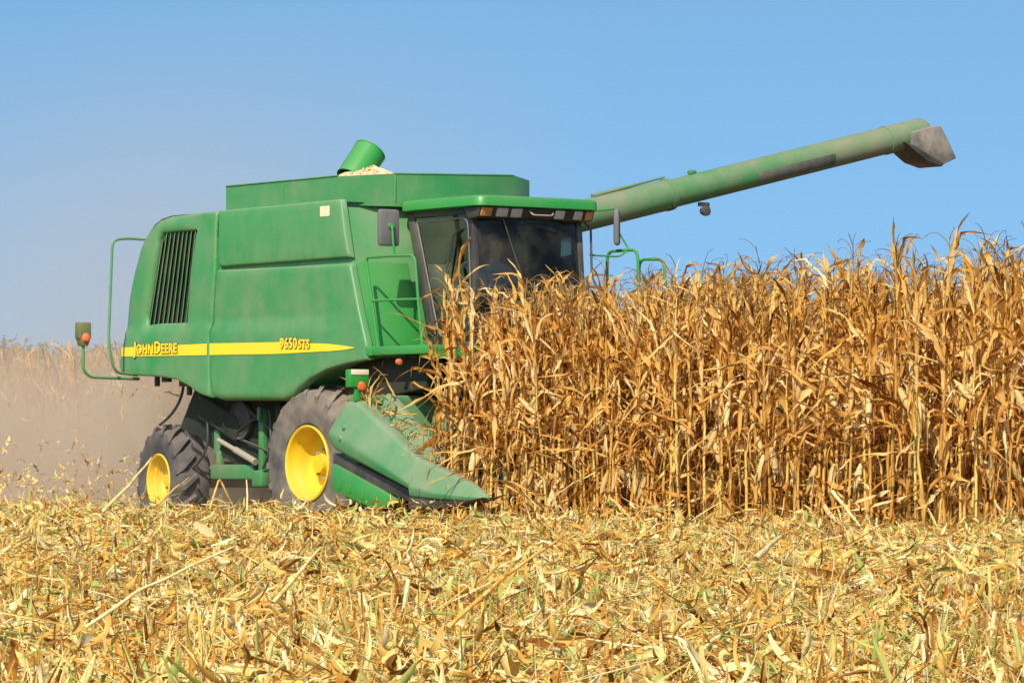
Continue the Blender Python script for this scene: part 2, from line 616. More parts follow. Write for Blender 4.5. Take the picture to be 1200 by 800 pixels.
hood_o = [(-1.955, 3.95), (-2.59, 3.955), (-3.07, 3.95), (-3.30, 3.92), (-3.46, 3.86), (-3.58, 3.77), (-3.72, 3.60), (-3.88, 3.30), (-4.0, 3.0), (-4.08, 2.64), (-4.12, 2.32), (-4.12, 2.06), (-4.08, 2.015),
          (-3.9, 2.0), (-3.17, 1.965), (-2.82, 1.93), (-2.55, 1.85), (-2.28, 1.745), (-2.06, 1.70), (-2.085, 2.45), (-2.05, 2.62), (-1.965, 3.2)]
louvre_o = [(-3.20, 3.73), (-2.40, 3.735), (-2.61, 2.62), (-3.54, 2.63), (-3.55, 2.72), (-3.27, 3.66)]
def hood_roll(u, w):
    return 0.028 + 0.13 * sm(-3.1, -3.9, u) * sm(2.1, 2.5, w) + 0.08 * sm(3.6, 3.9, w) * sm(-2.2, -3.0, u)
def ledge(u, w):
    return 0.035 * sm(2.60, 2.50, w) + 0.02 * math.sin(max(0, min(1, (w - 2.5) / 1.4)) * math.pi)
hood = P('rear_hood', sheet(MB(), hood_o, [louvre_o], 0.0, 0.075, hood_roll, ledge), M['green'])
main_o = [(-1.915, 3.235), (-1.99, 2.62), (-2.035, 2.45), (-2.01, 1.70), (-1.79, 1.66), (-0.45, 1.64), (-0.30, 1.67), (-0.12, 1.77), (0.09, 1.88), (0.44, 1.99), (0.79, 2.05), (1.24, 2.09), (1.21, 2.28), (1.05, 2.70), (0.885, 3.21)]
main = P('side_shield', sheet(MB(), main_o, [], 0.0, 0.075, lambda u, w: 0.03 + 0.05 * sm(1.95, 1.7, w), lambda u, w: ledge(u, w) * sm(0.95, 0.2, u) + 0.012), M['green'])
upper_o = [(-1.90, 3.955), (0.69, 3.965), (0.855, 3.285), (-1.90, 3.275)]
upper = P('tank_side_panel', sheet(MB(), upper_o, [], 0.0, 0.075, lambda u, w: 0.025, lambda u, w: 0.015 * math.sin((w - 3.27) / 0.69 * math.pi)), M['green_dusty'])
P('sticker', MB().prism([(0.28, 3.78), (0.47, 3.78), (0.47, 3.90), (0.28, 3.90)], 1, -0.014, -0.008, 0), M['cream'], upper)
gr = P('louvre_grille', MB().prism([(p[0] * 1.0, p[1]) for p in louvre_o], 1, 0.050, 0.062, 0), M['black'])
sl = MB()
for k in range(9):
    t = (k + 0.5) / 9
    ub, ut = -3.54 + t * 0.93, -3.24 + t * 0.84
    lo = [(ub - 0.036, 0.046, 2.625), (ub - 0.03, 0.050, 2.625), (ub + 0.03, 0.004, 2.625), (ub + 0.022, 0.0, 2.625)]
    hi = [(a + ut - ub, b, 3.728 - (0.07 if k == 0 else 0)) for a, b, c in lo]
    sl.loft([lo, hi])
P('slats', sl, M['green_dusty'], gr)

P('front_panel', MB().prism([(0.836, 3.24), (1.165, 2.17), (1.185, 2.17), (0.85, 3.24)], 1, 0.10, 0.84, 0.006), M['green_clean'])

# --- stripe and lettering
def side_y(u):
    """Depth of the pressed side sheet at the stripe's height."""
    if u < -2.06:
        rr = hood_roll(u, 2.29)
        x = max(0.0, 1 - (u + 4.12) / rr)
        return rr * (1 - math.sqrt(max(0, 1 - x * x))) - 0.035
    return -(0.035 * sm(0.95, 0.2, u) + 0.012)
st = MB()
up_k = [(-4.06, 2.347), (-2.02, 2.352), (-0.54, 2.334), (0.5, 2.29), (0.80, 2.262), (1.0, 2.237)]
lo_k = [(-4.06, 2.235), (-2.02, 2.212), (-0.54, 2.195), (0.5, 2.205), (0.80, 2.215), (1.0, 2.233)]
for u0, u1 in ((-4.06, -2.095), (-2.02, 1.0)):
    us = np.linspace(u0, u1, 48)
    hi = np.interp(us, *zip(*up_k))
    lo = np.interp(us, *zip(*lo_k))
    V, F = [], []
    for u, a_, b_ in zip(us, lo, hi):
        y = side_y(u) - 0.007
        V += [(u, y, a_), (u, y, b_)]
    F = [(2 * k, 2 * k + 2, 2 * k + 3, 2 * k + 1) for k in range(47)]
    st.add(V, F)
stripe = P('yellow_stripe', st, M['decal_yellow'], recalc=False)
text_mesh([('J', 0.205, 0), ('OHN', 0.165, 0.016), ('D', 0.205, 0.034), ('EERE', 0.165, 0.016)], [M['decal_yellow'], M['decal_dark']], stripe, 'lettering', (-3.76, -0.046, 2.262), -0.004, outline=0.007)
text_mesh([('9650', 0.17, 0), ('STS', 0.145, 0.03)], [M['decal_yellow'], M['decal_dark']], stripe, 'lettering', (-0.48, -0.058, 2.262), -0.02, outline=0.007)

# --- grain tank extension with the loading auger
def wall_loop(mb, outer, z0, ztops, t=0.02, i=0):
    k = len(outer)
    cx, cy = sum(p[0] for p in outer) / k, sum(p[1] for p in outer) / k
    inn = []
    for j in range(k):
        a, b, c = Vector(outer[j - 1]), Vector(outer[j]), Vector(outer[(j + 1) % k])
        n1 = Vector((-(b - a).y, (b - a).x)).normalized()
        n2 = Vector((-(c - b).y, (c - b).x)).normalized()
        nn = (n1 + n2).normalized()
        inn.append(tuple(b + nn * t / max(0.3, nn.dot(n1))))
    V = [(x, y, z0) for x, y in outer] + [(x, y, z) for (x, y), z in zip(outer, ztops)] + [(x, y, z0) for x, y in inn] + [(x, y, z) for (x, y), z in zip(inn, ztops)]
    F = []
    for j in range(k):
        j2 = (j + 1) % k
        F += [(j, j2, k + j2, k + j), (2 * k + j2, 2 * k + j, 3 * k + j, 3 * k + j2), (k + j, k + j2, 3 * k + j2, 3 * k + j), (j2, j, 2 * k + j, 2 * k + j2)]
    return mb.add(V, F, i)
ext = wall_loop(MB(), [(-1.79, 0.03), (0.63, 0.03), (0.79, 0.68), (0.79, 2.44), (0.45, 2.93), (-1.79, 2.93)], 3.90, [4.245, 4.235, 4.285, 4.335, 4.31, 4.25])
for u in (-0.55, ):
    ext.box((u, 0.024, 4.09), (0.012, 0.012, 0.28), bevel=0.003)
ext.box((0.792, 0.70, 4.11), (0.014, 0.02, 0.32), bevel=0.003)
ext.box((-0.6, 0.032, 4.245), (2.36, 0.03, 0.016), bevel=0.004)
ext.box((0.785, 1.56, 4.312), (0.03, 1.74, 0.016), rot=(R(1.6), 0, 0), bevel=0.004)
tank = P('tank_extension', ext, M['green'])
P('tank_floor', MB().box((-0.55, 1.48, 3.93), (2.5, 2.8, 0.02), bevel=0), M['chassis'])
fa = MB()
ax0, ax1 = Vector((-0.62, 1.06, 4.30)), Vector((-0.66, 1.36, 4.66))
fa.tube([ax0, ax1], 0.20, 28, caps=False)
fa.tube([ax0, ax1], 0.185, 28, caps=False)
fa.tube([ax1 - (ax1 - ax0).normalized() * 0.012, ax1 + (ax1 - ax0).normalized() * 0.004], [0.207, 0.207], 28, caps=False)
fa.tube([ax0 - (ax1 - ax0) * 0.3, ax1 - (ax1 - ax0) * 0.1], 0.035, 10)
P('loading_auger', fa, M['green_clean'])

# --- unloading auger
A0, A1 = Vector((0.9, 3.05, 3.80)), Vector((0.9, 8.83, 5.14))
ad = (A1 - A0).normalized()
un = MB()
un.tube([A0 - ad * 0.3, A0 + ad * 1.7], 0.190, 32)
un.tube([A0 + ad * 1.7, A1], 0.175, 32)
for t in (0.06, 1.66, 5.35):
    un.tube([A0 + ad * t, A0 + ad * (t + 0.07)], 0.199 if t < 1.7 else 0.184, 32)
un.tube([A0 + ad * 0.5 + Vector((0, 0, 0.21)), A0 + ad * 1.65 + Vector((0, 0, 0.225))], [0.03, 0.012], 8)
auger = P('unloading_auger', un, M['green_auger'])
P('auger_elbow', MB().tube(fillet([(0.9, 2.35, 3.3), (0.9, 2.8, 3.74), tuple(A0 + ad * 0.05)], 0.25), 0.21, 24), M['green'])
nrm = Vector((1, 0, 0))
upv = ad.cross(nrm)
if upv.z < 0:
    upv = -upv
def on_tube(t, ang, r):
    return A0 + ad * t + (nrm * math.cos(ang) + upv * math.sin(ang)) * r
dc = MB()
V, F = [], []
for a in range(9):
    for t in (3.05, 4.35):
        V.append(on_tube(t, R(-46 + a * 6.2), 0.1785))
for a in range(8):
    F.append((2 * a, 2 * a + 1, 2 * a + 3, 2 * a + 2))
dc.add(V, F)
P('warning_decal', dc, M['grey_decal'], auger, recalc=False)
for t0 in (3.35, 3.92):
    V = []
    for a in range(5):
        for t in (t0, t0 + 0.22):
            sh = 0.05 * (a % 2)
            V.append(on_tube(t + sh, R(-34 + a * 6), 0.1805))
    P('decal_mark', MB().add(V, [(2 * a, 2 * a + 1, 2 * a + 3, 2 * a + 2) for a in range(4)]), M['grey'], auger, recalc=False)
sp = MB()
sp.prism([(8.56, 5.12), (8.90, 5.205), (9.05, 5.23), (9.17, 5.07), (9.33, 4.82), (9.05, 4.71), (8.58, 4.91)], 0, 0.69, 1.11, 0.02)
P('discharge_spout', sp, M['spout'], auger, smooth=25)
sk = MB()
sk.prism([(8.42, 4.99), (8.60, 4.95), (9.10, 4.74), (9.06, 4.70), (8.80, 4.76)], 0, 0.68, 1.12, 0.01)
P('spout_skirt', sk, M['black'], auger)
P('end_cap', MB().tube([A1 - ad * 0.02, A1 + ad * 0.06, A1 + ad * 0.12, A1 + ad * 0.14], [0.177, 0.173, 0.145, 0.06], 28), M['green_auger'], auger)
wl_ = MB()
wl_.box(A0 + ad * 2.25 + Vector((0.05, 0, -0.225)), (0.05, 0.16, 0.05), bevel=0.01)
wl_.lathe([(0.0, -0.05), (0.045, -0.05), (0.062, 0.0), (0.062, 0.04), (0.0, 0.045)], A0 + ad * 2.27 + Vector((0.05, 0, -0.31)), 16, axis=0)
P('work_light', wl_, M['black'], auger)
P('grease_cap', MB().box(A0 + ad * 2.1 + Vector((0, 0, 0.20)), (0.07, 0.11, 0.06), bevel=0.02), M['green_auger'], auger)

# --- cab
cab = MB()
for v0, v1 in ((0.845, 0.925), (2.365, 2.445)):
    cab.prism([(0.80, 3.86), (0.925, 3.86), (1.44, 2.2), (1.28, 2.2)], 1, v0, v1, 0.015)
    cab.prism([(2.03, 3.84), (2.10, 3.84), (2.16, 3.0), (2.16, 2.2), (2.09, 2.2), (2.09, 3.0)], 1, v0, v1, 0.015)
    cab.prism([(0.86, 3.86), (2.08, 3.86), (2.08, 3.755), (0.93, 3.765)], 1, v0 + 0.01, v1 - 0.01, 0.01)
    cab.prism([(1.29, 2.30), (2.15, 2.30), (2.15, 2.16), (1.27, 2.16)], 1, v0 + 0.01, v1 - 0.01, 0.01)
cab.box((1.72, 1.645, 2.13), (0.98, 1.56, 0.10), bevel=0.02)
cab_o = P('cab_frame', cab, M['black'])
P('cab_rear_wall', MB().prism([(0.79, 3.84), (0.83, 3.84), (1.31, 2.2), (1.27, 2.2)], 1, 0.93, 2.36, 0.004), M['liner'])
rw = MB()
for a, b, c, d in ((0.98, 1.12, 3.46, 3.66), (1.24, 1.42, 3.50, 3.70), (1.55, 1.85, 3.35, 3.68)):
    rw.add([(0.842 + (3.84 - z) * 0.293, y, z) for y, z in ((a, c), (b, c), (b, d), (a, d))], [(0, 1, 2, 3)])
P('tank_window', rw, dusty('daylit_grain_paint', (0.80, 0.78, 0.34), 0.15, 0.0, 0.4), cab_o, recalc=False)  # opaque panes: the daylight on the grain behind is put into their colour
lin = MB()
lin.box((1.45, 1.645, 3.80), (1.2, 1.45, 0.03), bevel=0)
P('headliner', lin, M['liner'], cab_o)
g = MB()
so = [(0.96, 3.755), (2.035, 3.755), (2.085, 3.0), (2.085, 2.3), (1.42, 2.3)]
g.prism(so, 1, 0.868, 0.876, 0)
right_glass = P('door_glass', g, M['glass_side'], cab_o)
g = MB()
g.prism(so, 1, 2.402, 2.410, 0)
P('door_glass', g, M['glass_side'], cab_o)
fr = MB()
fpath = [(1.0, 0.86, 3.715), (2.0, 0.86, 3.72), (2.055, 0.86, 3.0), (2.06, 0.86, 2.36), (1.45, 0.86, 2.36), (1.0, 0.86, 3.715)]
fr.tube(fillet(fpath, 0.12), 0.011, 6)
P('door_frame', fr, M['grey'], cab_o)
hd = MB()
hd.tube(fillet([(1.92, 0.845, 3.60), (1.76, 0.83, 3.54), (1.62, 0.83, 3.0)], 0.05), 0.012, 6)
P('door_handle', hd, M['black'], cab_o)
V, F = [], []
nv, nw = 14, 8
for a in range(nw + 1):
    w = 2.24 + (3.76 - 2.24) * a / nw
    for b in range(nv + 1):
        v = 0.90 + 1.49 * b / nv
        x = (v - 1.645) / 0.745
        ub = 2.06 + 0.10 * (1 - a / nw) if False else 2.075 + (0.07 if w < 3.0 else 0.07 * (3.76 - w) / 0.76)
        V.append((ub + 0.17 * (1 - x * x), v, w))
for a in range(nw):
    for b in range(nv):
        k = a * (nv + 1) + b
        F.append((k, k + 1, k + nv + 2, k + nv + 1))
P('windscreen', MB().add(V, F), M['glass'], cab_o, recalc=False)
P('windscreen_patch', MB().add([(2.14, 2.10, 3.30), (2.13, 2.26, 3.33), (2.115, 2.27, 3.53), (2.125, 2.12, 3.50)], [(0, 1, 2, 3)]), M['cyan'], cab_o, recalc=False)  # flat cyan patch just behind the windscreen
wip = MB()
wip.tube([(2.22, 1.2, 3.72), (2.27, 1.35, 3.25), (2.30, 1.42, 3.0)], 0.010, 6)
wip.tube([(2.27, 1.33, 3.3), (2.325, 1.55, 2.7)], 0.014, 6)
P('wiper', wip, M['black'], cab_o)
ob = MB()
ob.box((1.58, 1.645, 2.62), (0.5, 0.50, 0.14), bevel=0.05)
ob.box((1.33, 1.645, 2.98), (0.14, 0.50, 0.68), rot=(0, R(-8), 0), bevel=0.05)
ob.box((1.28, 1.645, 3.40), (0.10, 0.28, 0.18), bevel=0.04)
ob.box((1.58, 1.645, 2.40), (0.3, 0.3, 0.34), bevel=0.03)
P('driver_seat', ob, M['seat'], cab_o)
ob = MB()
ob.box((1.35, 1.12, 2.62), (0.36, 0.34, 0.10), bevel=0.04)
ob.box((1.22, 1.12, 2.92), (0.09, 0.34, 0.54), bevel=0.04)
P('passenger_seat', ob, M['seat'], cab_o)
ob = MB()
ob.tube([(2.05, 1.645, 2.2), (1.98, 1.645, 2.86)], 0.05, 10)
c, rr = Vector((1.95, 1.645, 2.90)), 0.20
ob.tube([c + Vector((0.10 * math.cos(a), rr * math.sin(a), rr * 0.45 * -math.cos(a))) for a in np.linspace(0, 2 * math.pi, 21)], 0.014, 6)
ob.tube([c + Vector((0, -rr, 0)), c + Vector((0, rr, 0))], 0.012, 6)
P('steering_wheel', ob, M['black'], cab_o)
# roof
def rounded(x0, x1, y0, y1, r, n=6):
    out = []
    for cx, cy, a0 in ((x1 - r, y1 - r, 0), (x0 + r, y1 - r, 90), (x0 + r, y0 + r, 180), (x1 - r, y0 + r, 270)):
        for k in range(n + 1):
            a = R(a0 + 90 * k / n)
            out.append((cx + r * math.cos(a), cy + r * math.sin(a)))
    return out
def rlayer(d, z0, tilt=0.0):
    return [(x, y, z0 + tilt * (y - 1.6)) for x, y in rounded(0.80 + d, 2.40 - d, 0.73 + d, 2.50 - d, 0.13)]
rf = MB()
rf.loft([rlayer(0.03, 3.835), rlayer(0.0, 3.845), rlayer(0.0, 3.925), rlayer(0.012, 3.95), rlayer(0.06, 3.965), rlayer(0.3, 3.985)])
roof = P('cab_roof', rf, M['green_clean'])
lb = MB()
lb.prism([(2.02, 3.832), (2.33, 3.832), (2.28, 3.715), (2.1, 3.70)], 1, 0.79, 2.46, 0.01)
P('light_bar', lb, M['black'], roof)
def lamp(v0, v1, mat):
    x = MB()
    x.box((2.315, (v0 + v1) / 2, 3.775), (0.02, v1 - v0, 0.105), rot=(0, R(22), 0), bevel=0.008)
    o = P('roof_light', x, M[mat], roof)
for v0, v1, mt in ((0.82, 0.97, 'amber'), (1.04, 1.20, 'white_lens'), (1.25, 1.40, 'white_lens'), (1.88, 2.02, 'white_lens'), (2.16, 2.28, 'white_lens'), (2.33, 2.43, 'amber')):
    lamp(v0, v1, mt)
hb = MB()
hb.tube(fillet([(2.33, 1.50, 3.80), (2.38, 1.52, 3.755), (2.38, 1.80, 3.755), (2.33, 1.84, 3.80)], 0.04), 0.010, 6)
P('grab_bar', hb, M['steel'], roof)
# mirrors
mr = MB().box((1.50, 0.10, 3.60), (0.07, 0.285, 0.42), bevel=0.03)
mir = P('mirror', mr, M['grey'])
P('mirror_arm', MB().tube(fillet([(1.60, 0.12, 3.27), (1.60, 0.10, 3.40), (1.575, 0.10, 3.62), (1.54, 0.10, 3.62)], 0.03), 0.014, 8).lathe([(0.0, -0.02), (0.035, -0.02), (0.035, 0.02), (0, 0.025)], (1.55, 0.10, 3.62), 12, axis=0), M['green_clean'], mir)
mr = MB().box((2.02, 3.03, 3.68), (0.07, 0.22, 0.42), rot=(0, 0, R(48)), bevel=0.03)
mir = P('mirror', mr, M['grey'])
P('mirror_arm', MB().tube(fillet([(2.02, 2.50, 3.84), (2.06, 3.0, 3.90), (2.06, 3.03, 3.7)], 0.05), 0.014, 8).tube(fillet([(2.05, 3.05, 3.60), (2.1, 3.15, 3.42), (2.1, 3.0, 3.33), (2.05, 2.6, 3.34)], 0.06), 0.012, 8), M['green_clean'], mir)
P('grab_handle', MB().tube(fillet([(2.12, 2.44, 3.72), (2.12, 2.56, 3.66), (2.14, 2.56, 3.1), (2.14, 2.44, 3.05)], 0.05), 0.014, 8), M['black'])

# --- platforms and handrails
pf = P('platform', MB().box((1.83, 0.42, 2.19), (1.18, 0.82, 0.10), bevel=0.012).box((1.25, 0.04, 2.19), (0.12, 0.1, 0.11), bevel=0.01).box((2.30, 0.42, 2.12), (0.30, 0.7, 0.06), bevel=0.01), M['green_clean'])
hr = MB()
hr.tube(fillet([(1.40, 0.03, 2.22), (1.15, 0.03, 3.27), (1.66, 0.03, 3.27), (2.05, 0.03, 3.26)], 0.07), 0.017, 8)
hr.tube([(1.27, 0.03, 2.77), (2.22, 0.03, 2.76)], 0.015, 8)
hr.tube(fillet([(2.05, 0.03, 3.26), (2.12, 0.03, 3.22), (2.26, 0.03, 2.22)], 0.05), 0.017, 8)
P('handrail', hr, M['green_clean'], pf)
P('reflector', MB().lathe([(0.0, -0.02), (0.036, -0.02), (0.036, 0.02), (0, 0.03)], (1.78, 0.05, 2.06), 14, axis=0), M['orange'], pf)
pl = P('platform', MB().box((1.9, 2.85, 2.19), (1.6, 0.8, 0.08), bevel=0.012), M['green_clean'])
for pts in ([(1.72, 3.12, 2.22), (1.72, 3.12, 3.41), (2.30, 3.12, 3.41), (2.34, 3.12, 2.22)], [(2.25, 3.18, 2.22), (2.25, 3.18, 3.30), (2.72, 3.18, 3.28), (2.78, 3.18, 2.22)]):
    P('handrail', MB().tube(fillet(pts, 0.12), 0.019, 8), M['green_clean'], pl)
ld = MB()
ld.tube([(2.70, 3.0, 2.2), (3.0, 3.3, 0.5)], 0.025, 6).tube([(2.70, 3.45, 2.2), (3.0, 3.75, 0.5)], 0.025, 6)
for k in range(6):
    t = (k + 0.5) / 6
    ld.box((2.70 + 0.3 * t, 3.225 + 0.3 * t, 2.2 - 1.7 * t), (0.14, 0.45, 0.03), bevel=0.005)
P('ladder', ld, M['green_dusty'])

# --- rear rail and marker lamp
P('rear_handrail', MB().tube(fillet([(-3.66, 0.12, 3.68), (-3.68, -0.20, 3.69), (-3.66, -0.42, 3.66), (-3.68, -0.46, 2.4), (-3.72, -0.36, 2.03), (-3.84, 0.06, 2.0)], 0.14), 0.017, 8), M['green'])
la = P('lamp_arm', MB().tube(fillet([(-3.90, 0.12, 1.955), (-3.88, -0.60, 1.97), (-3.87, -0.71, 2.05), (-3.87, -0.71, 2.40)], 0.09), 0.020, 8), M['green'])
mlp = P('marker_lamp', MB().box((-3.87, -0.71, 2.54), (0.13, 0.17, 0.21), bevel=0.02).prism([(-0.785, 2.45), (-0.635, 2.45), (-0.67, 2.35), (-0.75, 2.35)], 0, -3.93, -3.81, 0.01), M['olive'], la)
P('lamp_lens', MB().lathe([(0.0, 0.05), (0.04, 0.04), (0.06, 0.015), (0.062, 0.0), (0.0, 0.0)], (-3.81, -0.705, 2.45), 18, axis=0), M['orange'], la)

# --- chassis
P('threshing_housing', MB().prism([(-3.45, 1.32), (-2.98, 1.98), (-0.2, 1.98), (-0.2, 0.80), (-1.9, 0.80), (-2.55, 1.02), (-3.05, 1.24)], 1, 0.42, 2.58, 0.02).box((-2.4, 0.38, 1.45), (0.9, 0.12, 0.28), rot=(0, R(20), 0), bevel=0.02).box((-1.1, 0.37, 1.25), (0.12, 0.1, 0.75), bevel=0.02), M['chassis'])
P('feeder_house', MB().prism([(0.5, 2.0), (1.3, 2.05), (2.2, 1.35), (2.2, 0.55), (1.6, 0.5), (0.5, 1.0)], 1, 0.95, 2.3, 0.03), M['chassis'])
P('cab_underbody', MB().prism([(0.4, 2.12), (2.1, 2.12), (1.95, 1.75), (0.4, 1.6)], 1, 0.30, 2.8, 0.03), M['chassis'])
P('front_axle', MB().box((0.0, 1.5, 0.98), (0.38, 2.0, 0.40), bevel=0.04), M['chassis'])
ra = MB().box((-3.6, 1.5, 0.72), (0.22, 1.7, 0.24), bevel=0.03)
ra.box((-2.7, 1.2, 0.82), (1.8, 0.18, 0.22), bevel=0.02)
P('rear_axle', ra, M['chassis'])
fm = MB()
fm.box((-2.2, 0.44, 0.80), (0.95, 0.12, 0.18), bevel=0.02)
fm.box((-2.55, 0.44, 1.16), (0.11, 0.11, 0.32), bevel=0.02)
fm.box((-2.52, 0.43, 0.96), (0.08, 0.09, 0.2), bevel=0.02)
P('side_frame', fm, M['green_auger'])
P('frame_post', MB().box((-1.50, 0.38, 1.18), (0.10, 0.08, 0.78), bevel=0.015).box((-1.52, 0.36, 0.72), (0.22, 0.14, 0.2), bevel=0.03).box((-1.46, 0.30, 1.5), (0.06, 0.04, 0.16), bevel=0.01), M['green_auger'])
P('steering_cylinder', MB().tube([(-2.42, 0.34, 1.19), (-1.75, 0.34, 0.97)], 0.030, 10).tube([(-2.05, 0.34, 1.07), (-1.6, 0.34, 0.92)], 0.042, 10), M['steel'])
P('drain_hose', MB().tube([Vector((-3.08, 0.25, 1.98)) * (1 - t) ** 2 + Vector((-3.02, 0.25, 1.62)) * 2 * t * (1 - t) + Vector((-3.62, 0.25, 1.38)) * t * t for t in np.linspace(0, 1, 12)], 0.018, 6), M['black'])
for u, w, d in ((-3.60, 1.93, 0.14), (-3.38, 1.95, 0.08), (-2.86, 1.84, 0.20), (-2.98, 1.90, 0.10)):
    P('bracket', MB().box((u, 0.2, w), (0.05 if d > 0.1 else 0.16, 0.06, d), bevel=0.01), M['black'])

cl = MB()
cl.lathe([(0.0, -0.03), (0.05, -0.03), (0.06, -0.015), (0.20, -0.012), (0.22, -0.03), (0.23, -0.03), (0.23, 0.03), (0.0, 0.03)], (-1.95, 0.36, 1.42), 28)
cl.lathe([(0.0, -0.03), (0.11, -0.03), (0.12, 0.0), (0.11, 0.03), (0.0, 0.03)], (-1.15, 0.35, 1.12), 20)
cl.tube([(-1.95, 0.35, 1.64), (-1.15, 0.35, 1.23)], 0.016, 6)
cl.tube([(-1.97, 0.35, 1.20), (-1.17, 0.35, 1.01)], 0.016, 6)
P('drive_belt', cl, M['black'])
for pts, rad in (([(-2.9, 0.36, 1.75), (-2.5, 0.33, 1.35), (-2.1, 0.34, 1.25), (-1.6, 0.34, 1.45)], 0.018), ([(-2.7, 0.35, 1.6), (-2.62, 0.32, 1.1), (-2.9, 0.32, 0.86), (-3.3, 0.4, 0.80)], 0.016), ([(-1.3, 0.34, 1.55), (-1.22, 0.31, 1.1), (-1.4, 0.31, 0.84)], 0.016)):
    P('hydraulic_hose', MB().tube(fillet(pts, 0.2), rad, 6), M['black'])

# --- wheels
def tyre_mesh(rad, width, rim_r, lugs, lug_h, v_off, mat, name, parent, side):
    hw = width / 2
    mb = MB()
    cr = rad - lug_h
    prof = [(rim_r - 0.01, -hw * 0.78), (rim_r + 0.05, -hw * 0.93), ((rim_r + cr) / 2, -hw * 1.0), (cr - 0.10, -hw * 0.97), (cr - 0.035, -hw * 0.86), (cr - 0.008, -hw * 0.6), (cr, 0),
            (cr - 0.008, hw * 0.6), (cr - 0.035, hw * 0.86), (cr - 0.10, hw * 0.97), ((rim_r + cr) / 2, hw * 1.0), (rim_r + 0.05, hw * 0.93), (rim_r - 0.01, hw * 0.78)]
    mb.lathe(prof, (0, 0, 0), 72)
    for sgn in (-1, 1):
        for k in range(lugs):
            a0 = 2 * math.pi * (k + (0.5 if sgn > 0 else 0)) / lugs
            st = []
            for q in range(7):
                t = q / 6
                v = sgn * hw * (0.02 + 0.97 * t)
                a = a0 - side * 0.30 * t
                base = cr - 0.012 - 0.055 * max(0, t - 0.6) ** 1.3 * 5 * 0.6
                drop = 0.10 * max(0, t - 0.7) / 0.3
                ro = rad - 0.015 * t - drop
                ri = base - 0.05 - drop
                da_o = (0.026 + 0.016 * t) / rad
                da_i = (0.048 + 0.012 * t) / rad
                pt = lambda r, an: (r * math.cos(an), v, r * math.sin(an))
                st.append([pt(ri, a - da_i), pt(ro, a - da_o), pt(ro, a + da_o), pt(ri, a + da_i)])
            mb.loft(st)
    return P(name, mb, M[mat], parent, smooth=30)

def wheel(name, u, v, w, rad, width, rim_r, dish, lugs, lug_h, mat, steer=0.0, mirror=False):
    """Outer face towards -y at v (mirrored: towards +y)."""
    e = link(name, None, mach)
    e.location = (u, v, w)
    e.rotation_euler = (0, 0, R(steer) + (math.pi if mirror else 0))
    t = tyre_mesh(rad, width, rim_r, lugs, lug_h, 0, mat, 'tyre', e, -1 if mirror else 1)
    t.location = (0, width / 2 - 0.03, 0)
    t.rotation_euler = (0, R(17), 0)
    rb = MB()
    d = dish
    prof = [(rim_r + 0.018, 0.02), (rim_r + 0.022, -0.004), (rim_r + 0.008, -0.016), (rim_r - 0.012, -0.004), (rim_r - 0.022, 0.03), (rim_r - 0.028, d * 0.35), (rim_r - 0.045, d * 0.42), (rim_r - 0.05, d * 0.72), (rim_r - 0.075, d * 0.95), (rim_r - 0.11, d),
            (rim_r * 0.56, d * 1.0), (rim_r * 0.52, d * 0.93), (rim_r * 0.50, d * 0.86), (rim_r * 0.30, d * 0.84), (rim_r * 0.26, d * 0.70), (rim_r * 0.24, d * 0.52), (0.0, d * 0.50)]
    rb.lathe(prof, (0, 0, 0), 64)
    rim = P('rim', rb, M['yellow'], e, smooth=40)
    nb = MB()
    for k in range(8):
        a = 2 * math.pi * k / 8
        nb.lathe([(0.0, d * 0.84 - 0.03), (0.018, d * 0.84 - 0.03), (0.018, d * 0.84 + 0.01)], (rim_r * 0.40 * math.cos(a), 0, rim_r * 0.40 * math.sin(a)), 6)
    b = P('wheel_bolts', nb, M['steel'], e, smooth=0)
    return e
wheel('front_wheel', 0.0, 0.0, 0.90, 0.93, 0.76, 0.43, 0.30, 20, 0.045, 'rubber_dusty')
wheel('rear_wheel', -3.64, 0.25, 0.69, 0.705, 0.47, 0.315, 0.20, 16, 0.062, 'rubber', steer=-7)
wheel('front_wheel', 0.0, 3.0, 0.90, 0.93, 0.76, 0.43, 0.30, 20, 0.045, 'rubber_dusty', mirror=True)
wheel('rear_wheel', -3.64, 2.75, 0.69, 0.705, 0.47, 0.315, 0.20, 17, 0.05, 'rubber', steer=-7, mirror=True)

# --- corn header
hd_ = MB()
hd_.prism([(1.38, 0.50), (1.46, 1.62), (1.54, 1.62), (1.50, 0.56), (2.3, 0.45), (2.3, 0.40)], 1, -0.40, 3.80, 0.008)
hd_.box((1.46, 1.70, 1.62), (0.16, 4.2, 0.12), bevel=0.02)
header = P('corn_header', hd_, M['green_header'])
P('cross_auger', MB().tube([(1.82, -0.65, 0.86), (1.82, 3.75, 0.86)], 0.16, 16), M['green_dusty'], header)
for k in range(6):
    v = -0.37 + 0.76 * k
    P('row_unit', MB().box((2.75, v - 0.12, 0.62), (1.3, 0.10, 0.12), rot=(0, R(9), 0), bevel=0.02).box((2.75, v + 0.12, 0.62), (1.3, 0.10, 0.12), rot=(0, R(9), 0), bevel=0.02), M['black'], header)

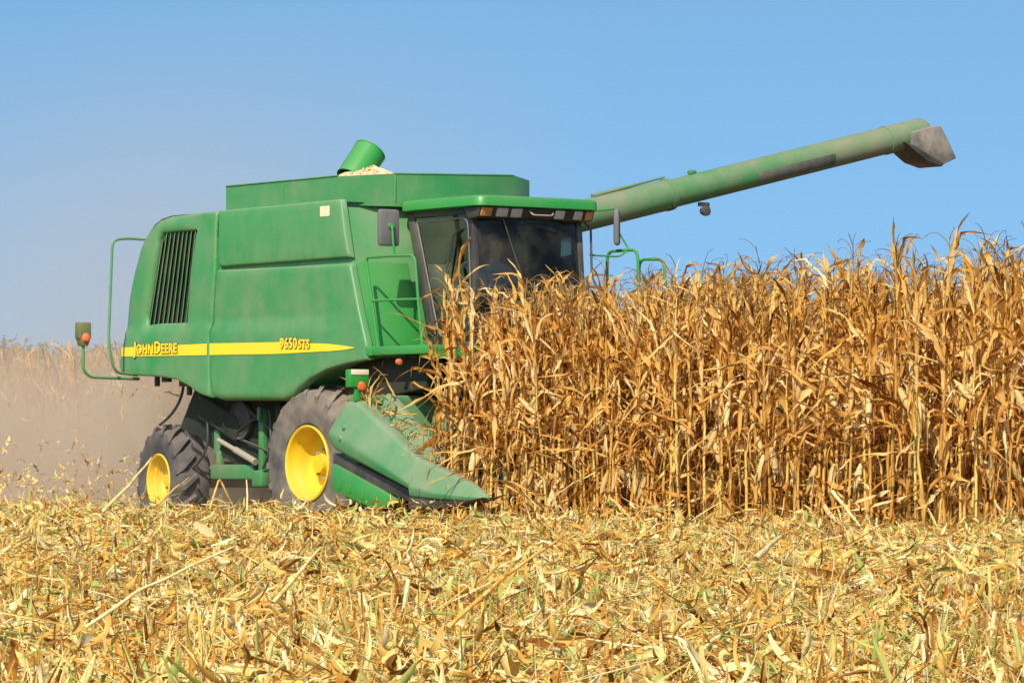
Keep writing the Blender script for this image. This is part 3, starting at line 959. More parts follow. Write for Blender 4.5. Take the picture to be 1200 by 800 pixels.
def interp_stations(keys, n):
    out = []
    for a, b in zip(keys[:-1], keys[1:]):
        for k in range(n):
            t = k / n
            out.append([tuple(Vector(p) * (1 - t) + Vector(q) * t) for p, q in zip(a, b)])
    out.append(keys[-1])
    return out
def round_section(st, n=3):
    """Soften the corners of a closed cross-section."""
    pts = [Vector(p) for p in st]
    out = []
    k = len(pts)
    for j in range(k):
        a, b, c = pts[j - 1], pts[j], pts[(j + 1) % k]
        d = min(0.05, (a - b).length * 0.3, (c - b).length * 0.3)
        p = b + (a - b).normalized() * d if (a - b).length > 1e-6 else b
        q = b + (c - b).normalized() * d if (c - b).length > 1e-6 else b
        for i in range(n + 1):
            t = i / n
            out.append(tuple(p * (1 - t) ** 2 + b * 2 * t * (1 - t) + q * t * t))
    return out
def sec(u, *vw):
    return [(u, v, w) for v, w in vw]
keys = [sec(1.60, (-0.78, 1.14), (-0.80, 1.24), (-0.63, 1.50), (-0.44, 1.52), (-0.40, 1.15)),
        sec(1.70, (-0.79, 1.06), (-0.81, 1.22), (-0.62, 1.60), (-0.40, 1.62), (-0.36, 1.08)),
        sec(1.90, (-0.79, 0.99), (-0.81, 1.16), (-0.63, 1.60), (-0.40, 1.61), (-0.36, 1.02)),
        sec(3.19, (-0.80, 0.61), (-0.82, 0.67), (-0.68, 0.94), (-0.55, 0.94), (-0.50, 0.60))]
end = MB().loft([round_section(s) for s in interp_stations(keys, 4)])
for u, w in ((1.86, 1.30), (1.84, 1.18)):
    end.lathe([(0, -0.02), (0.022, -0.018), (0.03, 0.0), (0.03, 0.03)], (u, -0.765 if w > 1.25 else -0.80, w), 12)
ed = P('end_divider', end, M['green_header'], header, smooth=50)
keys = [sec(3.20, (-0.815, 0.53), (-0.835, 0.64), (-0.685, 0.95), (-0.545, 0.95), (-0.49, 0.53)),
        sec(3.70, (-0.825, 0.51), (-0.840, 0.57), (-0.705, 0.82), (-0.575, 0.82), (-0.50, 0.51)),
        sec(4.20, (-0.800, 0.50), (-0.810, 0.54), (-0.715, 0.68), (-0.620, 0.68), (-0.57, 0.50)),
        sec(4.50, (-0.715, 0.52), (-0.717, 0.53), (-0.700, 0.55), (-0.690, 0.55), (-0.68, 0.52))]
P('snout', MB().loft([round_section(s) for s in interp_stations(keys, 4)]), M['green_header'], header, smooth=50)
P('wear_plate', MB().prism([(3.15, 0.535), (3.6, 0.515), (4.35, 0.515), (4.50, 0.535), (4.1, 0.44), (3.15, 0.40)], 1, -0.80, -0.53, 0.01), M['black'], header)
P('gap_shade', MB().prism([(1.55, 1.02), (3.2, 0.56), (3.2, 0.44), (1.55, 0.85)], 1, -0.70, -0.45, 0.006), M['black'], header)  # black block standing in for the shaded gap above the lower panel
lp = MB().prism([(1.60, 0.90), (2.56, 0.60), (2.80, 0.50), (2.60, 0.40), (2.3, 0.42), (1.58, 0.60)], 1, -0.745, -0.60, 0.012)
for u, w in ((1.75, 0.66), (1.95, 0.62), (2.2, 0.55)):
    lp.box((u, -0.75, w), (0.03, 0.012, 0.10), bevel=0.004)
P('lower_panel', lp, M['green_clean'], header)
for k in range(1, 7):
    v = -0.75 + 0.76 * k
    keys = [sec(1.68, (v - 0.20, 1.2), (v - 0.17, 1.45), (v - 0.06, 1.70), (v + 0.06, 1.70), (v + 0.17, 1.45), (v + 0.20, 1.2)),
            sec(2.3, (v - 0.20, 0.95), (v - 0.18, 1.05), (v - 0.05, 1.28), (v + 0.05, 1.28), (v + 0.18, 1.05), (v + 0.20, 0.95)),
            sec(2.95, (v - 0.19, 0.68), (v - 0.17, 0.72), (v - 0.05, 0.84), (v + 0.05, 0.84), (v + 0.17, 0.72), (v + 0.19, 0.68))]
    P('divider_hood', MB().loft([round_section(s) for s in interp_stations(keys, 3)]), M['green_header'], header, smooth=50)
    keys = [sec(2.97, (v - 0.20, 0.62), (v - 0.18, 0.72), (v - 0.05, 0.85), (v + 0.05, 0.85), (v + 0.18, 0.72), (v + 0.20, 0.62)),
            sec(3.6, (v - 0.18, 0.54), (v - 0.16, 0.60), (v - 0.05, 0.72), (v + 0.05, 0.72), (v + 0.16, 0.60), (v + 0.18, 0.54)),
            sec(4.5, (v - 0.02, 0.50), (v - 0.02, 0.51), (v - 0.01, 0.53), (v + 0.01, 0.53), (v + 0.02, 0.51), (v + 0.02, 0.50))]
    P('snout', MB().loft([round_section(s) for s in interp_stations(keys, 3)]), M['green_header'], header, smooth=50)
mk = P('marker_box', MB().box((1.88, -0.60, 1.86), (0.10, 0.26, 0.20), bevel=0.012).box((1.88, -0.60, 1.70), (0.05, 0.08, 0.2), bevel=0.01), M['green_clean'], header)
P('marker_label', MB().box((1.936, -0.60, 1.93), (0.006, 0.24, 0.06), bevel=0.002), M['cream'], header)
P('reflector', MB().lathe([(0.0, 0.03), (0.04, 0.022), (0.055, 0.0), (0.055, -0.01)], (1.945, -0.58, 1.77), 18, axis=0), M['orange'], header)

# ------------------------------------------------------------------ the operator in the cab
def person():
    me = bpy.data.meshes.new('person')
    J = [(1.50, 1.645, 2.74, .13), (1.47, 1.645, 2.95, .13), (1.45, 1.645, 3.14, .14), (1.45, 1.645, 3.25, .065), (1.47, 1.645, 3.34, .06), (1.50, 1.645, 3.44, .092), (1.49, 1.645, 3.52, .075),
         (1.46, 1.45, 3.17, .06), (1.58, 1.40, 2.95, .048), (1.80, 1.50, 2.93, .036), (1.89, 1.51, 2.95, .036),
         (1.46, 1.84, 3.17, .06), (1.58, 1.89, 2.95, .048), (1.80, 1.79, 2.93, .036), (1.89, 1.78, 2.95, .036),
         (1.60, 1.55, 2.74, .09), (1.90, 1.53, 2.72, .07), (1.95, 1.53, 2.32, .05), (2.04, 1.53, 2.24, .045),
         (1.60, 1.74, 2.74, .09), (1.90, 1.76, 2.72, .07), (1.95, 1.76, 2.32, .05), (2.04, 1.76, 2.24, .045)]
    E = [(0, 1), (1, 2), (2, 3), (3, 4), (4, 5), (5, 6), (2, 7), (7, 8), (8, 9), (9, 10), (2, 11), (11, 12), (12, 13), (13, 14), (0, 15), (15, 16), (16, 17), (17, 18), (0, 19), (19, 20), (20, 21), (21, 22)]
    me.from_pydata([j[:3] for j in J], E, [])
    o = bpy.data.objects.new('person_temp', me)
    col.objects.link(o)
    o.modifiers.new('skin', 'SKIN')
    for k, j in enumerate(J):
        me.skin_vertices[0].data[k].radius = (j[3], j[3])
    me.skin_vertices[0].data[0].use_root = True
    o.modifiers.new('sub', 'SUBSURF').levels = 2
    o.modifiers['sub'].render_levels = 2
    dg = bpy.context.evaluated_depsgraph_get()
    out = bpy.data.meshes.new_from_object(o.evaluated_get(dg))
    bpy.data.objects.remove(o)
    out.name = 'person'
    for k in ('skin', 'blue_cloth', 'dark_cloth'):
        out.materials.append(M[k])
    for p in out.polygons:
        c = p.center
        p.use_smooth = True
        p.material_index = 0 if c.z > 3.27 or (c.x > 1.74 and c.z > 2.86) else (2 if c.z < 2.80 and (c.x > 1.5 or c.z < 2.74) else 1)
    b = link('person', out)
    off = Vector((-0.02, 0, 0))
    hair = MB()
    n = 10
    V, F = [], []
    for a in range(7):
        for k in range(16):
            th, ph = R(5 + 12 * a), 2 * math.pi * k / 16
            r_ = 0.105 + (0.0 if math.cos(ph) < 0.2 else -0.012)
            V.append((1.485 + r_ * math.sin(th) * math.cos(ph), 1.645 + 0.92 * r_ * math.sin(th) * math.sin(ph), 3.465 + 1.15 * r_ * math.cos(th)))
    for a in range(6):
        for k in range(16):
            F.append((a * 16 + k, a * 16 + (k + 1) % 16, (a + 1) * 16 + (k + 1) % 16, (a + 1) * 16 + k))
    F.append(tuple(range(16)))
    hair.add(V, F).build('hair', M['hair'], b)
    fc = MB()
    fc.loft([[(1.585, 1.63, 3.455), (1.585, 1.66, 3.455), (1.58, 1.66, 3.45), (1.58, 1.63, 3.45)], [(1.612, 1.627, 3.41), (1.612, 1.663, 3.41), (1.575, 1.663, 3.40), (1.575, 1.627, 3.40)]])
    fc.build('nose', M['skin'], b)
    for y in (1.60, 1.69):
        MB().lathe([(0.0, 0.012), (0.010, 0.008), (0.014, 0.0), (0.0, -0.004)], (1.578, y, 3.455), 10, axis=0).build('eye', M['hair'], b)
    b.location = ORIGIN
    b.rotation_euler = (0, 0, -YAW)
    tag(b, 'operator in a blue shirt seated at the wheel inside the green cab', 'person')
person()

# ------------------------------------------------------------------ the grain heaped in the tank
def heap():
    nr, na = 16, 40
    V, F, T = [], [], []
    for a in range(nr + 1):
        r = 1.15 * a / nr
        for k in range(na):
            th = 2 * math.pi * k / na
            z = 0.54 * (1 - (r / 1.15) ** 1.1) + random.uniform(-1, 1) * 0.012
            z += 0.05 * math.sin(3 * th + 1) * (r / 1.15) * (1 - r / 1.15) * 2
            V.append((-0.50 + r * math.cos(th), 1.24 + r * math.sin(th), 3.945 + max(0, z)))
    for a in range(nr):
        for k in range(na):
            F.append((a * na + k, a * na + (k + 1) % na, (a + 1) * na + (k + 1) % na, (a + 1) * na + k))
    for q in range(2600):
        r = 1.1 * math.sqrt(random.random())
        th = random.uniform(0, 2 * math.pi)
        x, y, z = -0.50 + r * math.cos(th), 1.24 + r * math.sin(th), 3.95 + 0.54 * (1 - (r / 1.15) ** 1.1)
        s = random.uniform(0.008, 0.014)
        b = len(V)
        w_ = [(x + random.uniform(-s, s) + dx * s, y + random.uniform(-s, s) + dy * s, z + dz * s) for dx, dy, dz in ((1, 0, 0), (0, 1, 0), (-1, 0, 0), (0, -1, 0), (0, 0, 1.2))]
        V += w_
        F += [(b, b + 1, b + 4, b + 4), (b + 1, b + 2, b + 4, b + 4), (b + 2, b + 3, b + 4, b + 4), (b + 3, b, b + 4, b + 4)]
    F4 = [tuple(dict.fromkeys(f)) for f in F]
    me = bpy.data.meshes.new('grain_heap')
    me.from_pydata(V, [], F4)
    me.materials.append(M['kernel'])
    at = me.attributes.new('tint', 'FLOAT', 'FACE')
    at.data.foreach_set('value', np.random.default_rng(3).uniform(0.1, 0.9, len(F4)))
    o = link('grain_heap', me)
    o.location = ORIGIN
    o.rotation_euler = (0, 0, -YAW)
    tag(o, 'heap of pale corn kernels piled round the loading auger in the grain tank', 'grain heap')
heap()

# ------------------------------------------------------------------ dead leaves and corn plants
def strip(pts, side, wid, fold=0.3, tint=0.5, wid2=None):
    """A folded blade: three vertices a station (edge, midrib, edge)."""
    pts = np.asarray(pts, float)
    n = len(pts)
    tan = np.gradient(pts, axis=0)
    tan /= np.linalg.norm(tan, axis=1, keepdims=True) + 1e-9
    side = side - tan * (side * tan).sum(1, keepdims=True)
    side /= np.linalg.norm(side, axis=1, keepdims=True) + 1e-9
    nor = np.cross(tan, side)
    w = np.asarray(wid)[:, None]
    w2 = w if wid2 is None else np.asarray(wid2)[:, None]
    fo = np.broadcast_to(np.asarray(fold), (n,))[:, None]
    c = 1 / np.sqrt(1 + fo * fo)
    V = np.stack([pts - side * w * c + nor * w * fo * c, pts, pts + side * w2 * c + nor * w2 * fo * c], 1).reshape(-1, 3)
    F = []
    for k in range(n - 1):
        F += [(3 * k, 3 * k + 1, 3 * k + 4, 3 * k + 3), (3 * k + 1, 3 * k + 2, 3 * k + 5, 3 * k + 4)]
    return V, np.array(F), np.full(len(F), tint) + np.repeat(np.linspace(0.05, -0.12, n - 1), 2)

def round_tube(pts, rad, n=6, tint=0.5):
    pts = np.asarray(pts, float)
    m = len(pts)
    tan = np.gradient(pts, axis=0)
    tan /= np.linalg.norm(tan, axis=1, keepdims=True) + 1e-9
    ref = np.array([1.0, 0.02, 0]) if abs(tan[0, 2]) > 0.7 else np.array([0, 0.02, 1.0])
    a = ref - tan * (tan @ ref)[:, None]
    a /= np.linalg.norm(a, axis=1, keepdims=True)
    b = np.cross(tan, a)
    th = 2 * np.pi * np.arange(n) / n
    V = pts[:, None] + (a[:, None] * np.cos(th)[None, :, None] + b[:, None] * np.sin(th)[None, :, None]) * np.asarray(rad).reshape(-1, 1, 1)
    V = V.reshape(-1, 3)
    F = []
    for j in range(m - 1):
        for k in range(n):
            F.append((j * n + k, j * n + (k + 1) % n, (j + 1) * n + (k + 1) % n, (j + 1) * n + k))
    if n >= 4:
        q = n // 2
        F.append(((m - 1) * n, (m - 1) * n + n // 4, (m - 1) * n + n // 2, (m - 1) * n + (3 * n) // 4))
    return V, np.array(F), np.full(len(F), tint)

def join(parts):
    V, F, T, b = [], [], [], 0
    for v, f, t in parts:
        V.append(v)
        F.append(f + b)
        T.append(t)
        b += len(v)
    return np.concatenate(V), np.concatenate(F), np.concatenate(T)

def leaf_path(r, base, az, length, up, kink, n=10, droop=2.2):
    """A dead blade: leaves the stalk at a steep angle, arches over, may break and hang."""
    el = up
    p = np.array(base, float)
    out = [p.copy()]
    ds = length / (n - 1)
    daz = r.normal(0, 0.12)
    for k in range(1, n):
        t = k / (n - 1)
        d = np.array([math.cos(az) * math.cos(el), math.sin(az) * math.cos(el), math.sin(el)])
        p = p + d * ds
        out.append(p.copy())
        az += daz + r.normal(0, 0.13)
        el -= droop * ds * (0.35 + 1.2 * t) + r.normal(0, 0.10)
        if kink and abs(t - kink) < 0.5 / (n - 1):
            el -= r.uniform(0.8, 1.6)
        el = max(el, -1.5)
    return np.array(out)

def one_leaf(r, base, az, length, wid, up, kink, droop, tint, n=12):
    pts = leaf_path(r, base, az, length, up, kink, n, droop)
    tw0, tw1 = r.uniform(-0.6, 0.6), r.normal(0, 3.0)
    t = np.linspace(0, 1, n)
    ang = tw0 + tw1 * t + 0.8 * np.sin(t * r.uniform(6, 15) + r.uniform(0, 6))
    tan = np.gradient(pts, axis=0)
    tan /= np.linalg.norm(tan, axis=1, keepdims=True)
    s0 = np.cross(tan, np.array([0, 0, 1.0]) + 1e-3)
    s0 /= np.linalg.norm(s0, axis=1, keepdims=True) + 1e-9
    n0 = np.cross(s0, tan)
    side = s0 * np.cos(ang)[:, None] + n0 * np.sin(ang)[:, None]
    w = wid * np.minimum(1, 0.35 + 3.5 * t) * (1 - t ** 2.2) ** 0.9
    rag = lambda: np.maximum(w * (1 + 0.30 * np.sin(t * r.uniform(12, 22) + r.uniform(0, 6)) + r.normal(0, 0.22, n)), 0.0012)
    fold = np.clip(r.uniform(0.3, 1.7) + 0.7 * np.sin(t * r.uniform(3, 9) + r.uniform(0, 6)), -0.4, 3.0)
    return strip(pts, side, rag(), fold, tint, rag())

def corn_variant(seed):
    r = np.random.default_rng(seed)
    H = r.uniform(2.05, 2.3)
    parts = {}
    # stalk, with slight bends at the nodes
    nn = 9
    z = np.linspace(0, H, nn)
    off = np.cumsum(r.normal(0, 0.012, (nn, 2)), 0)
    lean = r.normal(0, 0.02, 2)
    pts = np.stack([off[:, 0] + lean[0] * z, off[:, 1] + lean[1] * z, z], 1)
    rad = np.interp(z, [0, H * 0.5, H], [0.0145, 0.012, 0.006])
    st = [round_tube(pts, rad, 6, r.uniform(0.2, 0.95))]
    parts['stalk'] = join(st)
    at = lambda q: np.array([np.interp(q, z, pts[:, 0]), np.interp(q, z, pts[:, 1]), q])
    lv = []
    az0 = r.uniform(0, 6.28)
    nl = 19
    for k in range(nl):
        q = 0.10 + (H - 0.08) * (k / (nl - 1)) ** 0.90
        f = q / H
        az = az0 + math.pi * (k % 2) + r.normal(0, 0.7)
        length = r.uniform(0.40, 0.80) * (0.75 + 0.6 * f * (1.35 - f))
        wid = r.uniform(0.013, 0.034) * (0.8 + 0.3 * math.sin(f * 3))
        if f > 0.70:
            up, droop, kink = r.uniform(1.1, 1.55), r.uniform(0.3, 2.2), (r.uniform(0.4, 0.85) if r.random() < 0.55 else 0)
            length *= 0.85
            wid = max(wid, r.uniform(0.017, 0.034))
        elif f > 0.35:
            up, droop, kink = r.uniform(0.3, 1.35), r.uniform(1.6, 4.2), (r.uniform(0.12, 0.5) if r.random() < 0.7 else 0)
        else:
            up, droop, kink = r.uniform(-1.3, 0.5), r.uniform(2.5, 5.0), (0.12 if r.random() < 0.7 else 0)
            length *= 0.8
        if r.random() < 0.10:
            up, droop, kink = r.uniform(-0.9, 0.5), 0.3, 0
            length, wid = r.uniform(0.55, 0.95), r.uniform(0.012, 0.034)
        lv.append(one_leaf(r, at(min(q, H)), az, length, wid, up, kink, droop, float(np.clip(r.normal(0.55, 0.26), 0.02, 1))))
        if r.random() < 0.35:
            lv.append(one_leaf(r, at(min(q, H)), az + r.normal(0, 1.2), length * r.uniform(0.4, 0.8), r.uniform(0.004, 0.012), r.uniform(-1.2, 1.2), 0, r.uniform(1, 4), float(np.clip(r.normal(0.45, 0.25), 0.0, 1))))
        s0 = at(max(0.03, q - 0.16))
        e0 = at(min(q, H))
        sh = np.linspace(s0, e0, 4) + np.array([math.cos(az), math.sin(az), 0]) * 0.011
        sd_ = np.tile(np.array([-math.sin(az), math.cos(az), 0]), (4, 1))
        lv.append(strip(sh, sd_, np.array([0.011, 0.015, 0.017, 0.020]), 0.5, float(np.clip(r.normal(0.62, 0.18), 0, 1))))
    parts['leaves'] = join(lv)
    # ear in its husk, hanging
    ez = r.uniform(0.75, 1.45)
    az = az0 + r.uniform(-0.6, 0.6)
    b = at(ez) + np.array([math.cos(az), math.sin(az), 0]) * 0.03
    el = r.uniform(-1.5, -0.7) if r.random() < 0.6 else r.uniform(0.7, 1.4)
    d = np.array([math.cos(az) * math.cos(el), math.sin(az) * math.cos(el), math.sin(el)])
    t = np.linspace(0, 1, 7)
    ear = [round_tube(b + d * (t * 0.25)[:, None], 0.031 * np.array([0.45, 0.85, 1, 0.98, 0.85, 0.55, 0.18]), 8, r.uniform(0.3, 0.9))]
    for k in range(3):
        a2 = az + r.uniform(-2, 2)
        ear.append(one_leaf(r, b + d * 0.05, a2, 0.26, 0.022, el + r.normal(0, 0.25), 0, 0.5, r.uniform(0.4, 1)))
    parts['ear'] = join(ear)
    tz = [round_tube(np.stack([pts[-1], pts[-1] + np.array([0.01, 0.0, 0.12]), pts[-1] + np.array([0.03, 0.01, 0.24])]), [0.005, 0.004, 0.003], 4, 0.6)]
    for k in range(int(r.integers(2, 6))):
        a2 = r.normal(0.2, 1.3)
        tz.append(round_tube(leaf_path(r, pts[-1] + np.array([0.005, 0, 0.07 + 0.05 * k]), a2, r.uniform(0.2, 0.36), r.uniform(0.7, 1.3), 0, 7, 5.0), np.linspace(0.0042, 0.0022, 7), 4, r.uniform(0.1, 0.9)))
    parts['tassel'] = join(tz)
    return parts

VARS = [corn_variant(100 + k) for k in range(14)]
PMAT = {'stalk': 'stalk', 'leaves': 'leaf', 'ear': 'husk', 'tassel': 'tassel'}
VMESH = [{k: np_mesh('corn_' + k, *v[:2], M[PMAT[k]], v[2]) for k, v in vr.items()} for vr in VARS]

# where plants stand: rows run along the machine's path, 0.76 m apart
spots = []
def add_row(v, u0, u1, gap):
    u = u0
    while u < u1:
        spots.append((u + rng.normal(0, 0.03), v + rng.normal(0, 0.03)))
        u += gap * rng.uniform(0.75, 1.25)
for k in range(15):
    v = -0.37 + 0.76 * k
    add_row(v, (3.08 + 0.2 * rng.random()) if k < 6 else -9.0 if k < 9 else 0.0, 19.5, 0.135 if k < 4 else 0.17 if k < 9 else 0.24)
for k in range(6, 14):
    add_row(-0.37 + 0.76 * k, -34.0, -9.0, 0.17 if k < 9 else 0.24)
for k in range(5):                                       # the thick stand right in front of the header
    add_row(-0.37 + 0.76 * k + 0.12, 3.35, 6.8, 0.14)
plants = []
for u, v in spots:
    x, y = to_world(u, v)
    px = x / y * 5000 + 600
    if -300 < px < 1640:
        grow = 1.06 + 0.0115 * max(-2, min(14, u - 4)) + (0.05 * sm(5.5, 3.5, u) if v < 3 else 0) if u > -9 else 1.0
        plants.append((x, y, px, u, v, grow * rng.uniform(0.93, 1.07), int(rng.integers(14)), rng.uniform(0, 6.28)))
# the nearest of the front rows that the picture frames stand as plants of their own
plants.sort(key=lambda q: q[1] + (0 if -20 < q[2] < 1225 else 1000) + (40 if q[3] < -1 else 0) + max(0, q[4] + 0.4) * 2.5)
single, mass = plants[:297], plants[297:]
GROUP = 'corn plants along the front of the uncut field'
def place_corn(vi, x, y, rz, s, lean=(0, 0), label=None, group=GROUP):
    root = link('corn_plant', None)
    root.location = (x, y, 0)
    root.rotation_euler = (lean[0], lean[1], rz)
    root.scale = (s, s, s)
    for k, me in VMESH[vi].items():
        link({'stalk': 'stalk', 'leaves': 'leaves', 'ear': 'ear', 'tassel': 'tassel'}[k], me, root)
    return tag(root, label or 'dry golden corn plant in the front rows of the standing field', 'corn plant', group)
for x, y, px, u, v, s, vi, rz in single:
    lean = (0, 0)
    if u < 3.6 and v < 3:
        k = (3.7 - u) * 0.22
        lean = (rng.normal(0, 0.05), rng.normal(0.0, 0.05) + k * 0.25)
    else:
        lean = (rng.normal(0, 0.035), rng.normal(0, 0.035))
    place_corn(vi, x, y, rz, s, lean)
def corn_mass(name, items, label):
    Vs, Fs, Ts, Ms, b = [], [], [], [], 0
    for x, y, px, u, v, s, vi, rz in items:
        c, n_ = math.cos(rz), math.sin(rz)
        lx, ly = rng.normal(0, 0.04, 2)
        for mi, k in enumerate(('stalk', 'leaves', 'ear', 'tassel')):
            V, F, T = VARS[vi][k]
            W = np.empty_like(V)
            W[:, 0] = (V[:, 0] * c - V[:, 1] * n_ + V[:, 2] * lx) * s + x
            W[:, 1] = (V[:, 0] * n_ + V[:, 1] * c + V[:, 2] * ly) * s + y
            W[:, 2] = V[:, 2] * s
            Vs.append(W)
            Fs.append(F + b)
            Ts.append(T + rng.uniform(-0.11, 0.11))
            Ms.append(np.full(len(F), mi))
            b += len(V)
    o = link(name, np_mesh(name, np.concatenate(Vs), np.concatenate(Fs), [M['stalk'], M['leaf'], M['husk'], M['tassel']], np.concatenate(Ts), midx=np.concatenate(Ms)))
    tag(o, label, 'corn field', kind='stuff')
corn_mass('standing_corn', [p for p in mass if p[3] > -9.0], 'deeper rows of dry standing corn behind the front plants')
corn_mass('far_corn', [p for p in mass if p[3] <= -9.0], 'dusty rows of standing corn far behind the machine')

# a few plants that stand out
def odd_leaf(name, pts, w, label, cat, mat, tint, fold=0.5, twist=0.8):
    pts = np.array(pts, float)
    t = np.linspace(0, 1, 14)
    k = np.linspace(0, 1, len(pts))
    P_ = np.stack([np.interp(t, k, pts[:, j]) for j in range(3)], 1)
    for _ in range(2):
        P_[1:-1] = (P_[:-2] + 2 * P_[1:-1] + P_[2:]) / 4
    tan = np.gradient(P_, axis=0)
    s0 = np.cross(tan, np.array([0.2, 1.0, 0.1]))
    s0 /= np.linalg.norm(s0, axis=1, keepdims=True) + 1e-9
    n0 = np.cross(s0, tan / (np.linalg.norm(tan, axis=1, keepdims=True) + 1e-9))
    a = twist * t
    side = s0 * np.cos(a)[:, None] + n0 * np.sin(a)[:, None]
    wid = np.interp(t, np.linspace(0, 1, len(w)), w) * (1 + 0.15 * np.sin(t * 19) + 0.1 * np.sin(t * 41 + 1))
    v, f, ti = strip(P_, side, wid, fold, tint)
    o = link(name, np_mesh(name, v, f, M[mat], ti))
    return tag(o, label, cat)
def wpt(px, py, y):
    return ((px - 600) / 5000 * y, y, CAM_H + (545 - py) / 5000 * y)
odd_leaf('corn_leaf', [wpt(546, 370, 46.6), wpt(540, 335, 46.6), wpt(538, 312, 46.5), wpt(543, 294, 46.4), wpt(552, 279, 46.3)], [0.006, 0.010, 0.018, 0.030, 0.052, 0.030],
         'broad orange-brown corn leaf folded upright in front of the cab windscreen', 'corn leaf', 'leaf', 0.42, 0.9, 1.6)

# ------------------------------------------------------------------ stubble and litter on the cut ground
def in_cut(x, y):
    """On harvested ground: this side of the uncut edge, or behind the header."""
    dx, dy = x - ORIGIN.x, y - ORIGIN.y
    u, v = CU * dx - SU * dy, SU * dx + CU * dy
    return (v < -0.78) | ((u < 1.2) & (v < 4.0))

def litter(n, ymin, ymax, wscale, lscale, seed, stations=5, hmax=0.30, outer=False):
    r = np.random.default_rng(seed)
    y = np.sqrt(r.uniform(ymin ** 2, ymax ** 2, n)) if ymin > 5 else r.uniform(ymin, ymax, n)
    x = r.uniform(-1, 1, n) * (0.128 * y + 1.0)
    if outer:                                            # thinner cover either side of the view
        x = np.sign(x) * (0.128 * y + 1.0 + r.random(n) * 3.2)
    ok = in_cut(x, y)
    x, y = x[ok], y[ok]
    n = len(x)
    kind = r.random(n)                                   # leaf scraps, straws, upright shreds
    L = np.where(kind < 0.55, r.uniform(0.05, 0.20, n), np.where(kind < 0.8, r.uniform(0.10, 0.36, n), r.uniform(0.12, 0.34, n))) * lscale
    W = np.where(kind < 0.55, 0.004 + 0.017 * r.random(n) ** 2, np.where(kind < 0.8, r.uniform(0.0015, 0.005, n), 0.003 + 0.014 * r.random(n) ** 2)) * wscale
    el = np.where(kind < 0.90, r.normal(0.05, 0.38, n), r.uniform(0.5, 1.45, n))
    az = r.uniform(0, 2 * np.pi, n)
    lump = 0.5 + 0.5 * np.sin(x * 1.9 + y * 0.8) * np.sin(y * 1.3 - x * 0.7)
    z = np.where(kind < 0.8, r.random(n) ** 1.3 * hmax * (0.55 + 0.6 * lump), 0.0 + r.random(n) * 0.15)
    t = np.linspace(0, 1, stations)
    bend = r.normal(0, 1.0, n) * np.where(kind < 0.55, 1.6, np.where(kind < 0.8, 0.25, 1.0))
    baz = r.normal(0, 0.8, n) * np.where((kind >= 0.55) & (kind < 0.8), 0.15, 1.0)
    pts = np.zeros((n, stations, 3))
    p = np.stack([x, y, z], 1)
    ce, ca = el.copy(), az.copy()
    for k in range(stations):
        pts[:, k] = p
        d = np.stack([np.cos(ca) * np.cos(ce), np.sin(ca) * np.cos(ce), np.sin(ce)], 1)
        p = p + d * (L / (stations - 1))[:, None]
        ce = ce - bend / (stations - 1)
        ca = ca + baz / (stations - 1)
    pts[:, :, 2] = np.maximum(pts[:, :, 2], 0.012)
    tan = np.gradient(pts, axis=1)
    tan /= np.linalg.norm(tan, axis=2, keepdims=True) + 1e-9
    up = r.normal(0, 1, (n, 1, 3))
    side = np.cross(tan, np.broadcast_to(up, tan.shape))
    side /= np.linalg.norm(side, axis=2, keepdims=True) + 1e-9
    nor = np.cross(tan, side)
    prof = (np.minimum(1, 0.5 + 2 * t) * (1 - 0.75 * t ** 3))[None, :] * (1 + 0.25 * r.normal(0, 1, (n, stations)))
    w = (W[:, None] * np.maximum(prof, 0.1))[:, :, None]
    fold = r.uniform(0.1, 1.6, n)[:, None, None]
    V = np.stack([pts - side * w + nor * w * fold, pts, pts + side * w + nor * w * fold], 2).reshape(-1, 3)
    b = (np.arange(n) * stations * 3)[:, None]
    q = []
    for k in range(stations - 1):
        for s in (0, 1):
            q.append(np.array([3 * k + s, 3 * k + s + 1, 3 * k + s + 4, 3 * k + s + 3]))
    Q = np.array(q)
    F = (b[:, :, None] + Q[None]).reshape(-1, 4)
    tint = np.clip(r.normal(0.33, 0.24, n), 0.0, 0.82)
    g = r.random(n) < 0.13
    tint = np.where(g, r.uniform(0.86, 1.04, n), tint)
    return V, F, np.repeat(tint, len(q))

lit = join([litter(84000, 7.5, 21, 0.74, 0.9, 11, 6, 0.34), litter(100000, 19, 37, 0.95, 0.95, 12, 4, 0.40), litter(80000, 34, 66, 1.2, 1.05, 13, 4, 0.46), litter(34000, 7.5, 30, 1.1, 1.1, 14, 4, 0.34, True), litter(40000, 30, 66, 1.3, 1.15, 15, 4, 0.42, True)])
o = link('straw_litter', np_mesh('straw_litter', *lit[:2], M['litter'], lit[2]))
tag(o, 'chopped golden corn leaves and straw covering the harvested ground', 'straw litter', kind='stuff')

def stub_variant(seed):
    r = np.random.default_rng(seed)
    h = r.uniform(0.16, 0.38)
    top = np.array([r.normal(0, 0.08), r.normal(0, 0.08), 1.0]) * h
    pts = np.linspace([0, 0, 0], top, 4)
    parts = [round_tube(pts, [0.012, 0.010, 0.0095, 0.009], 6, r.uniform(0.22, 0.80) if seed % 4 else 0.95)]
    for k in range(int(r.integers(3, 6))):
        q = r.uniform(0.2, 0.95)
        parts.append(one_leaf(r, top * q, r.uniform(0, 6.28), r.uniform(0.10, 0.30), r.uniform(0.005, 0.014), r.uniform(-0.9, 1.2), r.uniform(0.2, 0.7) if r.random() < 0.5 else 0, r.uniform(1, 5), float(np.clip(r.normal(0.5, 0.22), 0.03, 0.86))))
    return join(parts)
SV = [stub_variant(500 + k) for k in range(12)]
SM = [np_mesh('corn_stub', *v[:2], M['litter'], v[2]) for v in SV]
stubs = []
v = -1.14
